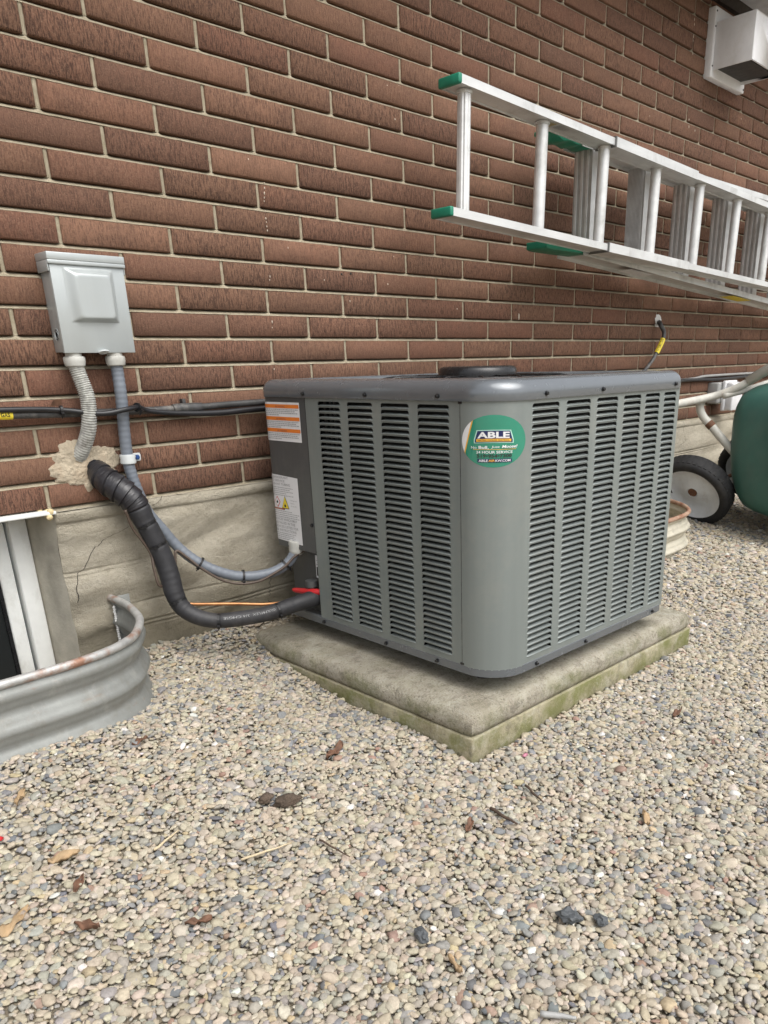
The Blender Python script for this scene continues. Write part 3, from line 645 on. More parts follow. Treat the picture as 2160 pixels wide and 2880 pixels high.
# spiral tape wrap at the wall
a, b = 0, int(0.212*n1); wr = MB(); seg_ = rp[a:b+1]; nn = 26; vs = []
fine = spline(seg_[::4] + [seg_[-1]], 14)
frad = lerp_list([R1[k] for k in range(a, b+1)], len(fine))
T = [(fine[min(i+1, len(fine)-1)] - fine[max(i-1, 0)]).normalized() for i in range(len(fine))]; N = Vector((0, 0, 1))
for i, p in enumerate(fine):
    N = (N - T[i]*N.dot(T[i])).normalized(); B = T[i].cross(N)
    for j in range(nn):
        ph = j/nn; tt = i/(len(fine)-1)*6.2 - ph*1.0; fr = tt - math.floor(tt)
        rr = frad[i]*(0.90 + 0.13*fr) * (1 - 0.55*max(0, (i/(len(fine)-1) - 0.93)/0.07)**2*0.6)
        vs.append(p + (N*math.cos(2*math.pi*ph) + B*math.sin(2*math.pi*ph))*(rr + 0.0008*nz(i*0.3, j*0.7)))
k_ = len(fine); wr.add(vs, [(i*nn+j, i*nn+(j+1) % nn, (i+1)*nn+(j+1) % nn, (i+1)*nn+j) for i in range(k_-1) for j in range(nn)] + [tuple(range((k_-1)*nn, k_*nn))])
obj('tape_wrap', wr, 'tape', rl, 35)
# printed lettering along the lower sleeve
def print_on_tube(s, path, rads, i0, i1, size, ang, mt, parent, flip=True):
    v, f = text_geo(s, 1.0, 'LEFT', 0.0); xs = [p[0] for p in v]; L = max(xs)
    seg = path[i0:i1+1]; d = [0]
    for k in range(1, len(seg)): d.append(d[-1] + (seg[k]-seg[k-1]).length)
    out = []
    for (x, y) in v:
        t = (x/L); t = 1 - t if flip else t
        dist = t*d[-1]; k = max(0, min(len(seg)-2, int(np.searchsorted(d, dist)) - 1)); fr = (dist - d[k])/max(1e-6, d[k+1]-d[k])
        p = seg[k].lerp(seg[k+1], fr); T = (seg[k+1]-seg[k]).normalized(); rr = rads[i0+k] + 0.0007
        vw = CAM - p; vw = (vw - T*vw.dot(T)).normalized(); side = T.cross(vw)
        if side.z < 0: side = -side
        th = ang + (y*size)/rr*(-1 if flip else 1)
        out.append(p + (vw*math.cos(th) + side*math.sin(th))*rr)
    m = MB(); m.add(out, f); return obj('lettering', m, mt, parent)
print_on_tube('GULF\u25CAFLEX  3/4 CHGSE', rp, R1, int(0.715*n1), int(0.825*n1), 0.0085, 0.25, 'foam_print', rl)
cp = spline([(0.100, -0.080, 0.224), (0.128, -0.095, 0.2165), (0.165, -0.118, 0.2125), (0.22, -0.152, 0.2065), (0.2700, -0.180, 0.1990), (0.32, -0.195, 0.195), (0.36, -0.200, 0.193), (0.43, -0.203, 0.193)], 8)
tag(obj('copper_line', MB().tube(cp, 0.0042, 10), 'copper', None, 'all'), 'thin bare copper pipe running low behind the black foam line', 'pipe')

# ------------------------------------------------------------------ gas pipe and cables on the wall
gp = thing('gas_pipe', 'grey black gas pipe with yellow tags running along the bricks behind the condenser', 'pipe', (-0.19, -0.018, 0.675))
gpp = spline([(-1.4, -0.020, 0.720), (-0.60, -0.020, 0.692), (-0.1919, -0.020, 0.6758), (0.02, -0.019, 0.6690), (0.215, -0.018, 0.6671), (0.445, -0.016, 0.6700), (1.1, -0.02, 0.668), (1.75, -0.025, 0.660), (2.10, -0.035, 0.668), (2.265, -0.045, 0.6860), (2.35, -0.048, 0.7265), (2.42, -0.050, 0.7925), (2.455, -0.048, 0.8460), (2.445, -0.035, 0.8790), (2.47, -0.012, 0.8925), (2.482, 0.01, 0.8935)], 14)
gr = lerp_list([0.0078]*9 + [0.0074, 0.0072, 0.0078, 0.0085, 0.0095, 0.0095, 0.0095], len(gpp))
obj('pipe', MB().tube(gpp, gr, 14), 'pipe_black', gp, 'all')
cg = MB(); cg.tube([(0.185, -0.0182, 0.6672), (0.198, -0.0181, 0.6673), (0.236, -0.0178, 0.6674), (0.262, -0.0175, 0.6678)], [0.0105, 0.0112, 0.0112, 0.0098], 16); cg.box((0.215, -0.014, 0.667), (0.223, 0.004, 0.688)); obj('pipe_clamp', cg, 'pipe_black', gp, 40)
def tube_label(path, i0, i1, r, s, parent, size=0.010, sx=1.0, up=False):
    seg = [Vector(p) for p in path[i0:i1+1]]
    vs = []; nn = 11; frames = []
    for k, p in enumerate(seg):
        T = (seg[min(k+1, len(seg)-1)] - seg[max(k-1, 0)]).normalized(); vw = CAM - p; vw = (vw - T*vw.dot(T)).normalized(); sd_ = vw.cross(T); sd_ = sd_ if sd_.z > 0 else -sd_
        frames.append((p, T, vw, sd_))
        for j in range(nn): th = R(-75 + 150*j/(nn-1)); vs.append(p + (vw*math.cos(th) + sd_*math.sin(th))*r)
    lb = obj('tag_label', MB().add(vs, [(i*nn+j, i*nn+j+1, (i+1)*nn+j+1, (i+1)*nn+j) for i in range(len(seg)-1) for j in range(nn-1)]), 'yellow_print', parent, 'all')
    v, f = text_geo(s, 1.0, 'CENTER', 0.02); xs = [p[0] for p in v]; L = max(xs) - min(xs); x0 = min(xs); out = []
    d = [0]
    for k in range(1, len(seg)): d.append(d[-1] + (seg[k]-seg[k-1]).length)
    for (x, y) in v:
        dist = d[-1]*(0.08 + 0.84*(x - x0)/L); k = max(0, min(len(seg)-2, int(np.searchsorted(d, dist)) - 1)); fr = (dist-d[k])/(d[k+1]-d[k])
        p = seg[k].lerp(seg[k+1], fr); _, T, vw, sd_ = frames[k]; th = y*size/r
        out.append(p + (vw*math.cos(th) + sd_*math.sin(th))*(r + 0.0005))
    obj('lettering', MB().add(out, f), 'black_print', lb)
lab = [Vector((-0.245, -0.020, 0.6779)), Vector((-0.225, -0.020, 0.6771)), Vector((-0.205, -0.020, 0.6763)), Vector((-0.1875, -0.020, 0.6756)), Vector((-0.1700, -0.020, 0.6749))]
tube_label(lab, 0, 4, 0.0090, 'NATURAL GAS', gp, 0.0105)
i0 = next(k for k, p in enumerate(gpp) if p.x > 2.395 and p.z > 0.765); i1 = next(k for k, p in enumerate(gpp) if p.x > 2.4 and p.z > 0.822)
tube_label(gpp, i0, i1, 0.0105, 'NATURAL GAS', gp, 0.014)
sm = MB(); vs = []
for a in range(20):
    th = 2*math.pi*a/20; rr = 0.028*(1 + 0.35*nz(math.cos(th)*2, math.sin(th)*2, 6))
    vs += [(2.478 + rr*math.cos(th)*0.9, 0.002, 0.901 + rr*math.sin(th)), (2.478 + rr*0.55*math.cos(th), -0.010, 0.899 + rr*0.55*math.sin(th))]
c0 = len(vs); vs.append((2.478, -0.013, 0.897)); sm.add(vs, [(2*a, 2*((a+1) % 20), 2*((a+1) % 20)+1, 2*a+1) for a in range(20)] + [(2*a+1, 2*((a+1) % 20)+1, c0) for a in range(20)]); obj('sealant', sm, 'caulk', gp, 'all')
bc = thing('black_cable', 'glossy black cable drooping in front of the gas pipe', 'cable', (-0.19, -0.03, 0.685))
bcp = spline([(-1.4, -0.03, 0.715), (-0.55, -0.03, 0.695), (-0.1898, -0.030, 0.6862), (-0.075, -0.031, 0.6795), (0.0, -0.050, 0.6685), (0.055, -0.058, 0.6745), (0.090, -0.042, 0.6765), (0.12, -0.031, 0.6665), (0.19, -0.027, 0.6575), (0.30, -0.026, 0.6520), (0.44, -0.027, 0.6552), (0.9, -0.022, 0.662), (1.6, -0.02, 0.652), (2.2, -0.018, 0.644), (2.74, -0.018, 0.6515), (3.1, -0.018, 0.6462), (3.6, -0.018, 0.6500), (4.3, -0.018, 0.64), (5.7, -0.018, 0.64)], 10)
obj('cable', MB().tube(bcp, lerp_list([0.0056]*9 + [0.0075]*10, len(bcp)), 12), 'cable_black', bc, 'all')
for X in (-0.075, 0.088): i_ = min(range(len(bcp)), key=lambda k: abs(bcp[k].x - X)); tie(bcp, i_, 0.0082, bc)
gcp = spline([(1.3, -0.012, 0.655), (2.0, -0.012, 0.652), (2.74, -0.013, 0.6535), (2.95, -0.013, 0.663), (3.2, -0.012, 0.664), (3.58, -0.012, 0.6640), (4.4, -0.012, 0.668), (5.7, -0.012, 0.66)], 10)
tag(obj('grey_cable', MB().tube(gcp, 0.0062, 10), 'cable_grey', None, 'all'), 'pale grey cable strung along the bricks above the wheelbarrow', 'cable')
# weatherproof outlet
ot = thing('outdoor_outlet', 'white weatherproof outlet cover on the bricks behind the wheelbarrow handle', 'outlet', (3.12, 0, 0.5))
obj('back_box', MB().box((3.02, -0.055, 0.535), (3.15, 0.004, 0.632)), 'cable_grey', ot, bevel=0.008)
oc = MB(); oc.extrude([(3.055, -0.056, 0.500), (3.185, -0.056, 0.500), (3.185, -0.056, 0.640), (3.055, -0.056, 0.640)], (0, -0.02, 0)); oc.extrude([(3.062, -0.0762, 0.505), (3.178, -0.0762, 0.505), (3.178, -0.0762, 0.632), (3.062, -0.0762, 0.632)], (0, -0.035, -0.004))
obj('cover', oc, 'vent_white', ot, bevel=0.006)

# ------------------------------------------------------------------ concrete slabs
PO, PT, PL, PB, TH = (0.28504, -0.86032), R(-0.705), 0.9144, 0.80, 0.0469
sl_lo = tag(obj('concrete_slab', MB().box((0, 0, -0.02), (PL, PB, TH)), 'slab_lower', None, bevel=0.004), 'lower mossy flat concrete slab half buried in the gravel', 'slab')
sl_lo.location = (PO[0], PO[1], 0); sl_lo.rotation_euler = (0, 0, PT)
su = MB(); nr_ = 40
def su_pt(x, y, z):
    return (x, y, z + 0.0012*nz(x*25, y*25, 3) + 0.0018*nz(x*7, y*7, 1))
prof = [(0.010, 0.0), (0.0035, 0.0025), (0.0015, 0.012), (0.002, 0.026), (0.006, 0.037), (0.014, 0.0435), (0.026, 0.0465)]
ring = []
ts = np.linspace(0, 1, 31)[:-1]
vs = []
for ins, z in prof:
    c = 0.012; x0, x1, y0, y1 = ins, PL - ins, ins, PB - ins
    pts = [(x0 + (x1-x0)*t, y0) for t in ts] + [(x1, y0 + (y1-y0)*t) for t in ts] + [(x1 - (x1-x0)*t, y1) for t in ts] + [(x0, y1 - (y1-y0)*t) for t in ts]
    for (x, y) in pts:
        cxn = min(max(x, x0 + c), x1 - c); cyn = min(max(y, y0 + c), y1 - c); dx, dy = x - cxn, y - cyn; l = math.hypot(dx, dy)
        if l > c: x, y = cxn + dx*c/l, cyn + dy*c/l
        w = 0.0016*nz(x*30, y*30, z*60)
        vs.append((x + w, y + w, TH + 0.001 + z + 0.0012*nz(x*30, y*30, 7)))
m_ = len(ts)*4
su.add(vs, [(i*m_+j, i*m_+(j+1) % m_, (i+1)*m_+(j+1) % m_, (i+1)*m_+j) for i in range(len(prof)-1) for j in range(m_)] + [tuple(range(m_))[::-1], tuple(range((len(prof)-1)*m_, len(prof)*m_))])
sl_up = tag(obj('concrete_slab', su, 'slab_upper', None, 60), 'upper rough aggregate concrete slab carrying the grey condenser', 'slab')
sl_up.location = (PO[0], PO[1], 0); sl_up.rotation_euler = (0, 0, PT)
PADTOP = TH + 0.002 + 0.0465

# ------------------------------------------------------------------ condenser
AX, AY, PHI = 0.37952, -0.84577, R(-0.971)
LL, LR_, RC = 0.766, 0.674, 0.085
Zb, Zp, Zs = 0.1318, 0.1535, 0.6864
ac = thing('air_conditioner', 'grey louvred air conditioner condenser unit standing on stacked concrete slabs', 'air conditioner', (AX, AY, 0), (0, 0, PHI), local=True)
ARC = RC*math.pi/2
def sf_pt(s, off=0.0):
    """perimeter coordinate: s<0 left face, 0..ARC front corner, beyond: right face; off = outward"""
    if s <= 0: return (-off, RC - s)
    if s < ARC: th = s/RC; return (RC - (RC+off)*math.cos(th), RC - (RC+off)*math.sin(th))
    return (RC + (s - ARC), -off)
def loop(inset, rs=(RC, 0.028, 0.06, 0.026), n=10):
    """rounded footprint; inset>0 shrinks"""
    x0, x1, y0, y1 = inset, LR_ - inset, inset, LL - inset; out = []
    for (cx_, cy_, sx_, sy_, r, a0) in ((x0, y0, 1, 1, rs[0], 180), (x1, y0, -1, 1, rs[1], 270), (x1, y1, -1, -1, rs[2], 0), (x0, y1, 1, -1, rs[3], 90)):
        r = max(0.004, r - inset)
        for q in range(n+1):
            th = R(a0 + 90*q/n); out.append((cx_ + sx_*r + r*math.cos(th), cy_ + sy_*r + r*math.sin(th)))
    return out
def loft(levels, cap_top=True, cap_bot=True, n=10):
    mb = MB(); vs = []
    for ins, z in levels: vs += [(x, y, z) for x, y in loop(ins, n=n)]
    k = 4*(n+1)
    mb.add(vs, [(i*k+j, i*k+(j+1) % k, (i+1)*k+(j+1) % k, (i+1)*k+j) for i in range(len(levels)-1) for j in range(k)])
    if cap_bot: mb.add(vs[:k], [tuple(range(k))[::-1]])
    if cap_top: mb.add(vs[-k:], [tuple(range(k))])
    return mb
obj('base_pan', loft([(0.012, Zb+0.002), (0.004, Zb), (-0.001, Zb+0.002), (-0.001, Zb + 0.019), (0.002, Zb + 0.0215), (0.006, Zb + 0.0215)]), 'ac_dark' if False else 'ac_cap', ac, 40)
for (fx_, fy_) in ((0.10, 0.12), (0.58, 0.10), (0.10, 0.66), (0.58, 0.66)):
    obj('foot', MB().lathe([(0.03, PADTOP - 0.004), (0.03, PADTOP + 0.01), (0.024, Zb + 0.004)], (fx_, fy_, 0), (0, 0, 1), 20), 'black_plastic', ac, 40)
# dark heat exchanger behind the louvres
coil = obj('coil', loft([(0.045, Zp), (0.045, Zs)], n=6), 'coil_dark', ac, 40)
for q, l in enumerate((0.500, 0.515, 0.535)):
    obj('coil_tube', MB().tube([(0.018, l, Zp), (0.018, l, Zs)], 0.0035, 8), 'screw_dark', ac, True)
# louvred panels
NROW = 40; ZL0, ZL1 = 0.1645, 0.6805; PITCH = (ZL1 - ZL0)/NROW
def louvre_panel(side, cols, a_lo, a_hi):
    """flat sheet with real slots; a = distance along the face. side 'L' (x=0) or 'R' (y=0)"""
    P3 = (lambda a, z, d: (-d, a, z)) if side == 'L' else (lambda a, z, d: (a, -d, z))
    mb = MB(); zt, zb = Zs + 0.004, Zp - 0.004
    edges = [a_lo] + [c for col in cols for c in col] + [a_hi]
    for k in range(0, len(edges), 2): mb.add([P3(edges[k], zb, 0), P3(edges[k+1], zb, 0), P3(edges[k+1], zt, 0), P3(edges[k], zt, 0)], [(0, 1, 2, 3)])
    slots = []
    for (c0, c1) in cols:
        mb.add([P3(c0, zb, 0), P3(c1, zb, 0), P3(c1, ZL0, 0), P3(c0, ZL0, 0)], [(0, 1, 2, 3)]); mb.add([P3(c0, ZL1, 0), P3(c1, ZL1, 0), P3(c1, zt, 0), P3(c0, zt, 0)], [(0, 1, 2, 3)])
        for i in range(NROW):
            z0 = ZL0 + i*PITCH; z1 = z0 + PITCH; h0, h1 = z0 + 0.0006, z0 + PITCH - 0.0018; r = 0.0055; e = 0.0004
            L_, R_ = c0 + e, c1 - e
            poly = [(L_, h0), (R_, h0)] + [(R_ - r + r*math.cos(R(t)), h1 - r + r*math.sin(R(t))) for t in (0, 30, 60, 90)] + [(L_ + r + r*math.cos(R(t)), h1 - r + r*math.sin(R(t))) for t in (90, 120, 150, 180)]
            vs = [P3(*p, 0) for p in poly] + [P3(c0, z0, 0), P3(c1, z0, 0), P3(c1, z1, 0), P3(c0, z1, 0)]
            n = 10
            fs = [(10, 11, 1, 0), (11, 12, 3, 2, 1), (12, 5, 4, 3), (12, 13, 6, 5), (13, 8, 7, 6), (13, 9, 8), (13, 10, 0, 9)]
            mb.add(vs, fs)
            mb.add([P3(*p, 0) for p in poly] + [P3(*p, -0.0016) for p in poly], [(j, (j+1) % n, n + (j+1) % n, n + j) for j in range(n)])
            slots.append((c0, c1, h0, h1))
    return mb, slots, P3
colsL = [(0.1253, 0.2135), (0.2377, 0.3245), (0.3503, 0.4354), (0.4593, 0.5398)]
colsR = [(0.0968, 0.1834), (0.2068, 0.2918), (0.3139, 0.3949), (0.4173, 0.4893), (0.5071, 0.5709), (0.5900, 0.6470)]
pl, sL, pL3 = louvre_panel('L', colsL, 0.0965, 0.5875); pr_, sR, pR3 = louvre_panel('R', colsR, RC, LR_ - 0.016)
panL = obj('louvre_panel', pl, 'ac_grey', ac); panR = obj('louvre_panel', pr_, 'ac_grey', ac)
def slat_geo(w, h):
    """pressed louvre blade, origin at lower centre on the panel face: x along, y = depth inwards, z up"""
    n = 5; vs = []
    prof = [(-0.0006, 0.0), (-0.0022, 0.0010), (-0.0008, 0.0024), (0.0040, 0.0037), (0.0093, 0.0045)]
    for a in (-w/2, -w/2 + 0.004, w/2 - 0.004, w/2):
        e = abs(a) > w/2 - 0.001
        vs += [(a, (d if not e else max(0.0004, d)), z*(1.0 if not e else 0.55)) for d, z in prof]
    fs = [(i*n+j, (i+1)*n+j, (i+1)*n+j+1, i*n+j+1) for i in range(3) for j in range(n-1)]
    back = len(vs); vs += [(x, y + 0.0012, z - 0.0006) for x, y, z in vs[:]]
    fs += [tuple(back + q for q in f)[::-1] for f in fs[:]]
    fs += [(j, j+1, back+j+1, back+j) for j in range(n-1)] + [(3*n+j, 3*n+j+1, back+3*n+j+1, back+3*n+j) for j in range(n-1)] + [(i*n+n-1, (i+1)*n+n-1, back+(i+1)*n+n-1, back+i*n+n-1) for i in range(3)] + [(i*n, (i+1)*n, back+(i+1)*n, back+i*n) for i in range(3)]
    return vs, fs
def place_slats(slots, side, panel, nsingle):
    P3 = pL3 if side == 'L' else pR3; cache = {}; stuff = MB()
    for q, (c0, c1, h0, h1) in enumerate(slots):
        w = c1 - c0 - 0.0008; g_ = slat_geo(w, h1-h0)
        if q < nsingle:
            key = round(w, 4)
            if key not in cache:
                m = MB(); m.add([P3(x, z, -y) for x, y, z in g_[0]], g_[1]); cache[key] = mesh_of('louvre_slat', m, 'ac_grey', 50)
            o = bpy.data.objects.new('louvre_slat', cache[key]); COL.objects.link(o); o.parent = panel; o.location = P3((c0+c1)/2, h0, 0)
        else: stuff.add([P3(x + (c0+c1)/2, z + h0, -y) for x, y, z in g_[0]], g_[1])
    if stuff.v: kind(obj('louvre_slats', stuff, 'ac_grey', panel, 50), 'stuff')
place_slats(sL, 'L', panL, 120); place_slats(sR, 'R', panR, 160)
# plain corner panel between the louvred panels
cpn = MB(); ss = np.concatenate([[-0.0105], np.linspace(0, ARC, 22), [ARC + 0.0005]]); zs = np.linspace(Zp - 0.004, Zs + 0.004, 8)
cpn.grid(lambda s, z: (*sf_pt(s, 0.0008), z), ss, zs); cpn.grid(lambda t, z: (*sf_pt(-0.0105, 0.0008 - 0.012*t), z), [0, 1], zs)
obj('corner_panel', cpn, 'ac_grey', ac, 40)
obj('seam', MB().box((-0.0004, RC + 0.0098, Zp - 0.003), (0.012, RC + 0.0122, Zs + 0.003)), 'black_plastic', ac)
for z in (Zs - 0.003, Zp + 0.001): obj('seam_clip', MB().box((-0.0016, RC + 0.006, z - 0.002), (0.004, RC + 0.0155, z + 0.0025)), 'black_plastic', ac)
pe = MB(); pe.grid(lambda t, z: (LR_ - 0.016 + 0.016*math.sin(t), 0.016*(1 - math.cos(t)), z), np.linspace(0, math.pi/2, 7), [Zp - 0.004, Zs + 0.004]); pe.grid(lambda y, z: (LR_, y, z), [0.016, LL - 0.06], [Zp - 0.004, Zs + 0.004])
obj('side_panel', pe, 'ac_grey', ac, 60)
# dark electrical access panel wrapping the rear corner, recess with valves below
RB = 0.022; ZE = 0.317
def ep(s, off=0.0):
    """s from panel front edge (0) backwards"""
    l0 = 0.5885; flat = LL - RB - l0
    if s <= flat: return (-off, l0 + s)
    th = min((s - flat)/RB, math.pi/2)
    return (RB - (RB+off)*math.cos(th), LL - RB + (RB+off)*math.sin(th))
es = np.concatenate([np.linspace(0, LL - RB - 0.5885, 6), np.linspace(LL - RB - 0.5885, LL - RB - 0.5885 + RB*math.pi/2, 12)[1:]])
epn = MB(); epn.grid(lambda s, z: (*ep(s, 0.0004), z), es, np.linspace(ZE, Zs + 0.004, 8)); epn.grid(lambda s, t: (ep(s, 0.0004)[0] + 0.012*t, ep(s, 0.0004)[1], ZE - 0.0001), es, [0, 1])
obj('access_panel', epn, 'ac_dark', ac, 40)
rc = MB(); rc.box((0.028, 0.5886, Zp - 0.003), (0.20, LL - 0.03, ZE + 0.03)); obj('valve_recess', rc, 'ac_dark', ac)
obj('recess_flange', MB().box((0.0006, 0.5877, Zp - 0.004), (0.0285, 0.5884, ZE)), 'ac_grey', ac)
rt = obj('rating_label', MB().box((0.0265, 0.596, 0.243), (0.0278, 0.632, 0.302)), 'white_print', ac); obj('label_print', MB().box((0.0255, 0.600, 0.249), (0.0264, 0.628, 0.272)), 'black_print', rt)
for k in range(4): obj('label_print', MB().box((0.0255, 0.600, 0.278 + k*0.005), (0.0264, 0.628 - 0.004*(k % 2), 0.2798 + k*0.005)), 'grey_print', rt)
obj('service_valve', MB().lathe([(0.011, 0), (0.011, 0.03), (0.016, 0.031), (0.016, 0.046), (0.010, 0.048)], (0.005, 0.626, 0.195), (0, 0, 1), 12).box((-0.006, 0.60, 0.190), (0.03, 0.65, 0.199)), 'ac_dark', ac, 40)
rv_ = MB(); rv_.tube(spline([(-0.012, 0.688, 0.2085), (-0.010, 0.678, 0.2085), (-0.006, 0.640, 0.2115), (-0.002, 0.612, 0.215), (0.008, 0.595, 0.216)], 6), lerp_list([0.0035, 0.0065, 0.0085, 0.0085, 0.008], 25), 12); obj('valve_cap', rv_, 'red_plastic', ac, 60)
# cap
CT = 0.7255
caplev = [(0.004, Zs - 0.0005), (-0.0045, Zs - 0.0005), (-0.005, Zs + 0.001), (-0.005, Zs + 0.013)]
for q in range(1, 8):
    th = R(90*q/8); caplev.append((-0.005 + 0.028*(1 - math.cos(th)), Zs + 0.013 + 0.026*math.sin(th)))
caplev += [(0.025, CT), (0.045, CT + 0.0005), (0.052, CT - 0.001), (0.056, CT - 0.012)]
obj('top_cover', loft(caplev, cap_top=False, cap_bot=False, n=14), 'ac_cap', ac, 60)
obj('fan_well', loft([(0.056, CT - 0.012), (0.0565, CT - 0.030), (0.10, CT - 0.032)]), 'coil_dark', ac, 40)
acx, acy = LR_/2 + 0.0, LL/2 - 0.03
for rr in (0.115, 0.145, 0.175, 0.205, 0.235, 0.262):
    pts = [(acx + rr*math.cos(2*math.pi*k/48), acy + rr*math.sin(2*math.pi*k/48), CT - 0.0040 - 0.01*max(0, (rr-0.2)/0.06)**2) for k in range(49)]
    obj('guard_ring', MB().tube(pts, 0.0019, 6, caps=False), 'black_plastic', ac, 'all')
for k in range(16):
    th = 2*math.pi*k/16; obj('guard_spoke', MB().tube([(acx + 0.08*math.cos(th), acy + 0.08*math.sin(th), CT - 0.001), (acx + 0.2*math.cos(th), acy + 0.2*math.sin(th), CT - 0.001), (acx + 0.268*math.cos(th), acy + 0.268*math.sin(th), CT - 0.010)], 0.0022, 6), 'black_plastic', ac, 'all')
obj('motor_cap', MB().lathe([(0.0, CT + 0.0195), (0.078, CT + 0.0195), (0.087, CT + 0.018), (0.0925, CT + 0.013), (0.0935, CT + 0.004), (0.0935, CT - 0.006)], (acx, acy, 0), (0, 0, 1), 48), 'black_plastic', ac, 50)
# screws
def acscrew(s, z, off, face=None):
    x, y = (sf_pt(s, off)); nx, ny = sf_pt(s, off + 1); d = (nx-x, ny-y, 0)
    obj('screw', MB().lathe([(0.0048, 0), (0.0048, 0.0012), (0.0036, 0.0014), (0.0036, 0.0048), (0.0030, 0.0055), (0, 0.0055)], (x, y, z), d, 8), 'screw_dark', ac)
for l in (0.585, 0.365, 0.150): acscrew(RC - l, Zs + 0.0085, 0.005)
for r_ in (0.132, 0.325, 0.628): acscrew(ARC + r_ - RC, Zs + 0.0095, 0.005)
for l in (0.575, 0.338, 0.170): acscrew(RC - l, Zb + 0.0105, 0.001)
for r_ in (0.13, 0.315, 0.615): acscrew(ARC + r_ - RC, Zb + 0.0105, 0.001)
acscrew(RC - 0.596, 0.388, 0.0004)
# company sticker on the corner panel
def on_sf(s0, z0, off): return lambda u, v: (*sf_pt(s0 + u, off), z0 + v)
SC, SZ, SW, SH = 0.0600, 0.6145, 0.0655, 0.0480
def ellipse_part(fn, test=None, n=40, mm=14):
    mb = MB(); vs = [fn(0, 0)]
    for q in range(1, mm+1):
        for k in range(n): th = 2*math.pi*k/n; vs.append(fn(SW*q/mm*math.cos(th), SH*q/mm*math.sin(th)))
    mb.add(vs, [(0, 1+k, 1+(k+1) % n) for k in range(n)] + [(1+(q-1)*n+k, 1+(q-1)*n+(k+1) % n, 1+q*n+(k+1) % n, 1+q*n+k) for q in range(1, mm) for k in range(n)]); return mb
stk = obj('company_sticker', ellipse_part(on_sf(SC, SZ, 0.0012)), 'green_print', ac, 'all')
def strip(fn, polyf, us, mt, off_name='sticker_shape'):
    """area between two curves lo(u), hi(u)"""
    mb = MB(); vs = []
    for u in us: lo, hi = polyf(u); vs += [fn(u, lo + (hi-lo)*t) for t in (0, .5, 1)]
    mb.add(vs, [(i*3+j, (i+1)*3+j, (i+1)*3+j+1, i*3+j+1) for i in range(len(us)-1) for j in range(2)]); return obj(off_name, mb, mt, stk)
el = lambda u: SH*math.sqrt(max(0, 1 - (u/SW)**2))
# white wedge and gold edge at the left: boundary runs from (-.66,+.75) to (-.93,-.42) in unit ellipse, bulging right at the top
def wedge(vv, k): t = (vv/SH + 0.45)/1.2; return (-0.92 + 0.26*t + k)*SW
def band_v(k0, k1, mt, off):
    fn = on_sf(SC, SZ, off); mb = MB(); vs_ = np.linspace(-0.50*SH, 0.80*SH, 24); vs = []
    for v_ in vs_:
        eu = -SW*math.sqrt(max(0, 1 - (v_/SH)**2)); a = max(eu, wedge(v_, k0) if k0 is not None else eu); b = max(a, wedge(v_, k1))
        vs += [fn(a, v_), fn((a+b)/2, v_), fn(b, v_)]
    mb.add(vs, [(i*3+j, (i+1)*3+j, (i+1)*3+j+1, i*3+j+1) for i in range(23) for j in range(2)]); obj('sticker_shape', mb, mt, stk)
band_v(None, 0.0, 'white_print', 0.0016); band_v(0.0, 0.045, 'gold_print', 0.0017)
us = np.linspace(-0.56, 0.56, 21)*SW
def sh_band(ua, ub, lo, hi, mt, off, n=15):
    fn = on_sf(SC, SZ, off); strip(fn, lambda u: (lo(u/SW)*SH, hi(u/SW)*SH), np.linspace(ua*SW, ub*SW, n), mt)
arch = lambda u: -0.07*u*u
sh_band(-0.58, 0.58, lambda u: -0.055 + arch(u) - (0 if abs(u) > .5 else 0.0), lambda u: 0.44 + arch(u) - (0.35*(max(0, abs(u)-.50))/.08 if abs(u) > .5 else 0), 'mint_print', 0.0016)
sh_band(-0.545, 0.545, lambda u: -0.025 + arch(u), lambda u: 0.41 + arch(u) - (0.34*(max(0, abs(u)-.48))/.065 if abs(u) > .48 else 0), 'navy_print', 0.0020)
sh_band(-0.50, 0.50, lambda u: 0.005 + arch(u), lambda u: 0.105 + arch(u), 'gold_print', 0.0024)
sh_band(-0.60, 0.66, lambda u: -0.315, lambda u: -0.300 , 'gold_print', 0.0016)
sh_band(-0.47, 0.53, lambda u: -0.80 + 0.0*u, lambda u: -0.665, 'navy_print', 0.0018)
def sticker_text(s, u, v, width, height, mt, off=0.0028, bold=0.01, shear=0.0, bend=0.0):
    vv, f = text_geo(s, 1.0, 'LEFT', bold, shear); xs = [p[0] for p in vv]; ys = [p[1] for p in vv]; x0, x1, y0, y1 = min(xs), max(xs), min(ys), max(ys)
    fn = on_sf(SC, SZ, off); out = []
    for (x, y) in vv:
        uu = u + (x-x0)/(x1-x0)*width; w = v + (y-y0)/(y1-y0)*height
        out.append(fn(uu*SW, (w + bend*uu*uu)*SH))
    obj('lettering', MB().add(out, f), mt, stk)
sticker_text('ABLE', -0.47, 0.13, 0.92, 0.24, 'white_print', bold=0.035, bend=-0.07)
sticker_text('HEATING  COOLING  ELECTRICAL', -0.45, 0.030, 0.90, 0.052, 'black_print', bold=0.01, bend=-0.07)
sticker_text('No', -0.66, -0.28, 0.17, 0.10, 'white_print', bold=0.006); sticker_text('Bull,', -0.43, -0.30, 0.29, 0.135, 'white_print', bold=0.025); sticker_text('Just', -0.07, -0.27, 0.24, 0.11, 'white_print', bold=0.006, shear=.15); sticker_text('Moose!', 0.23, -0.255, 0.46, 0.115, 'white_print', bold=0.025, shear=0.2)
sticker_text('24 HOUR SERVICE', -0.50, -0.455, 1.04, 0.10, 'white_print', bold=0.012)
sticker_text('519\u2022954\u20227300', -0.48, -0.615, 1.0, 0.13, 'black_print', bold=0.03)
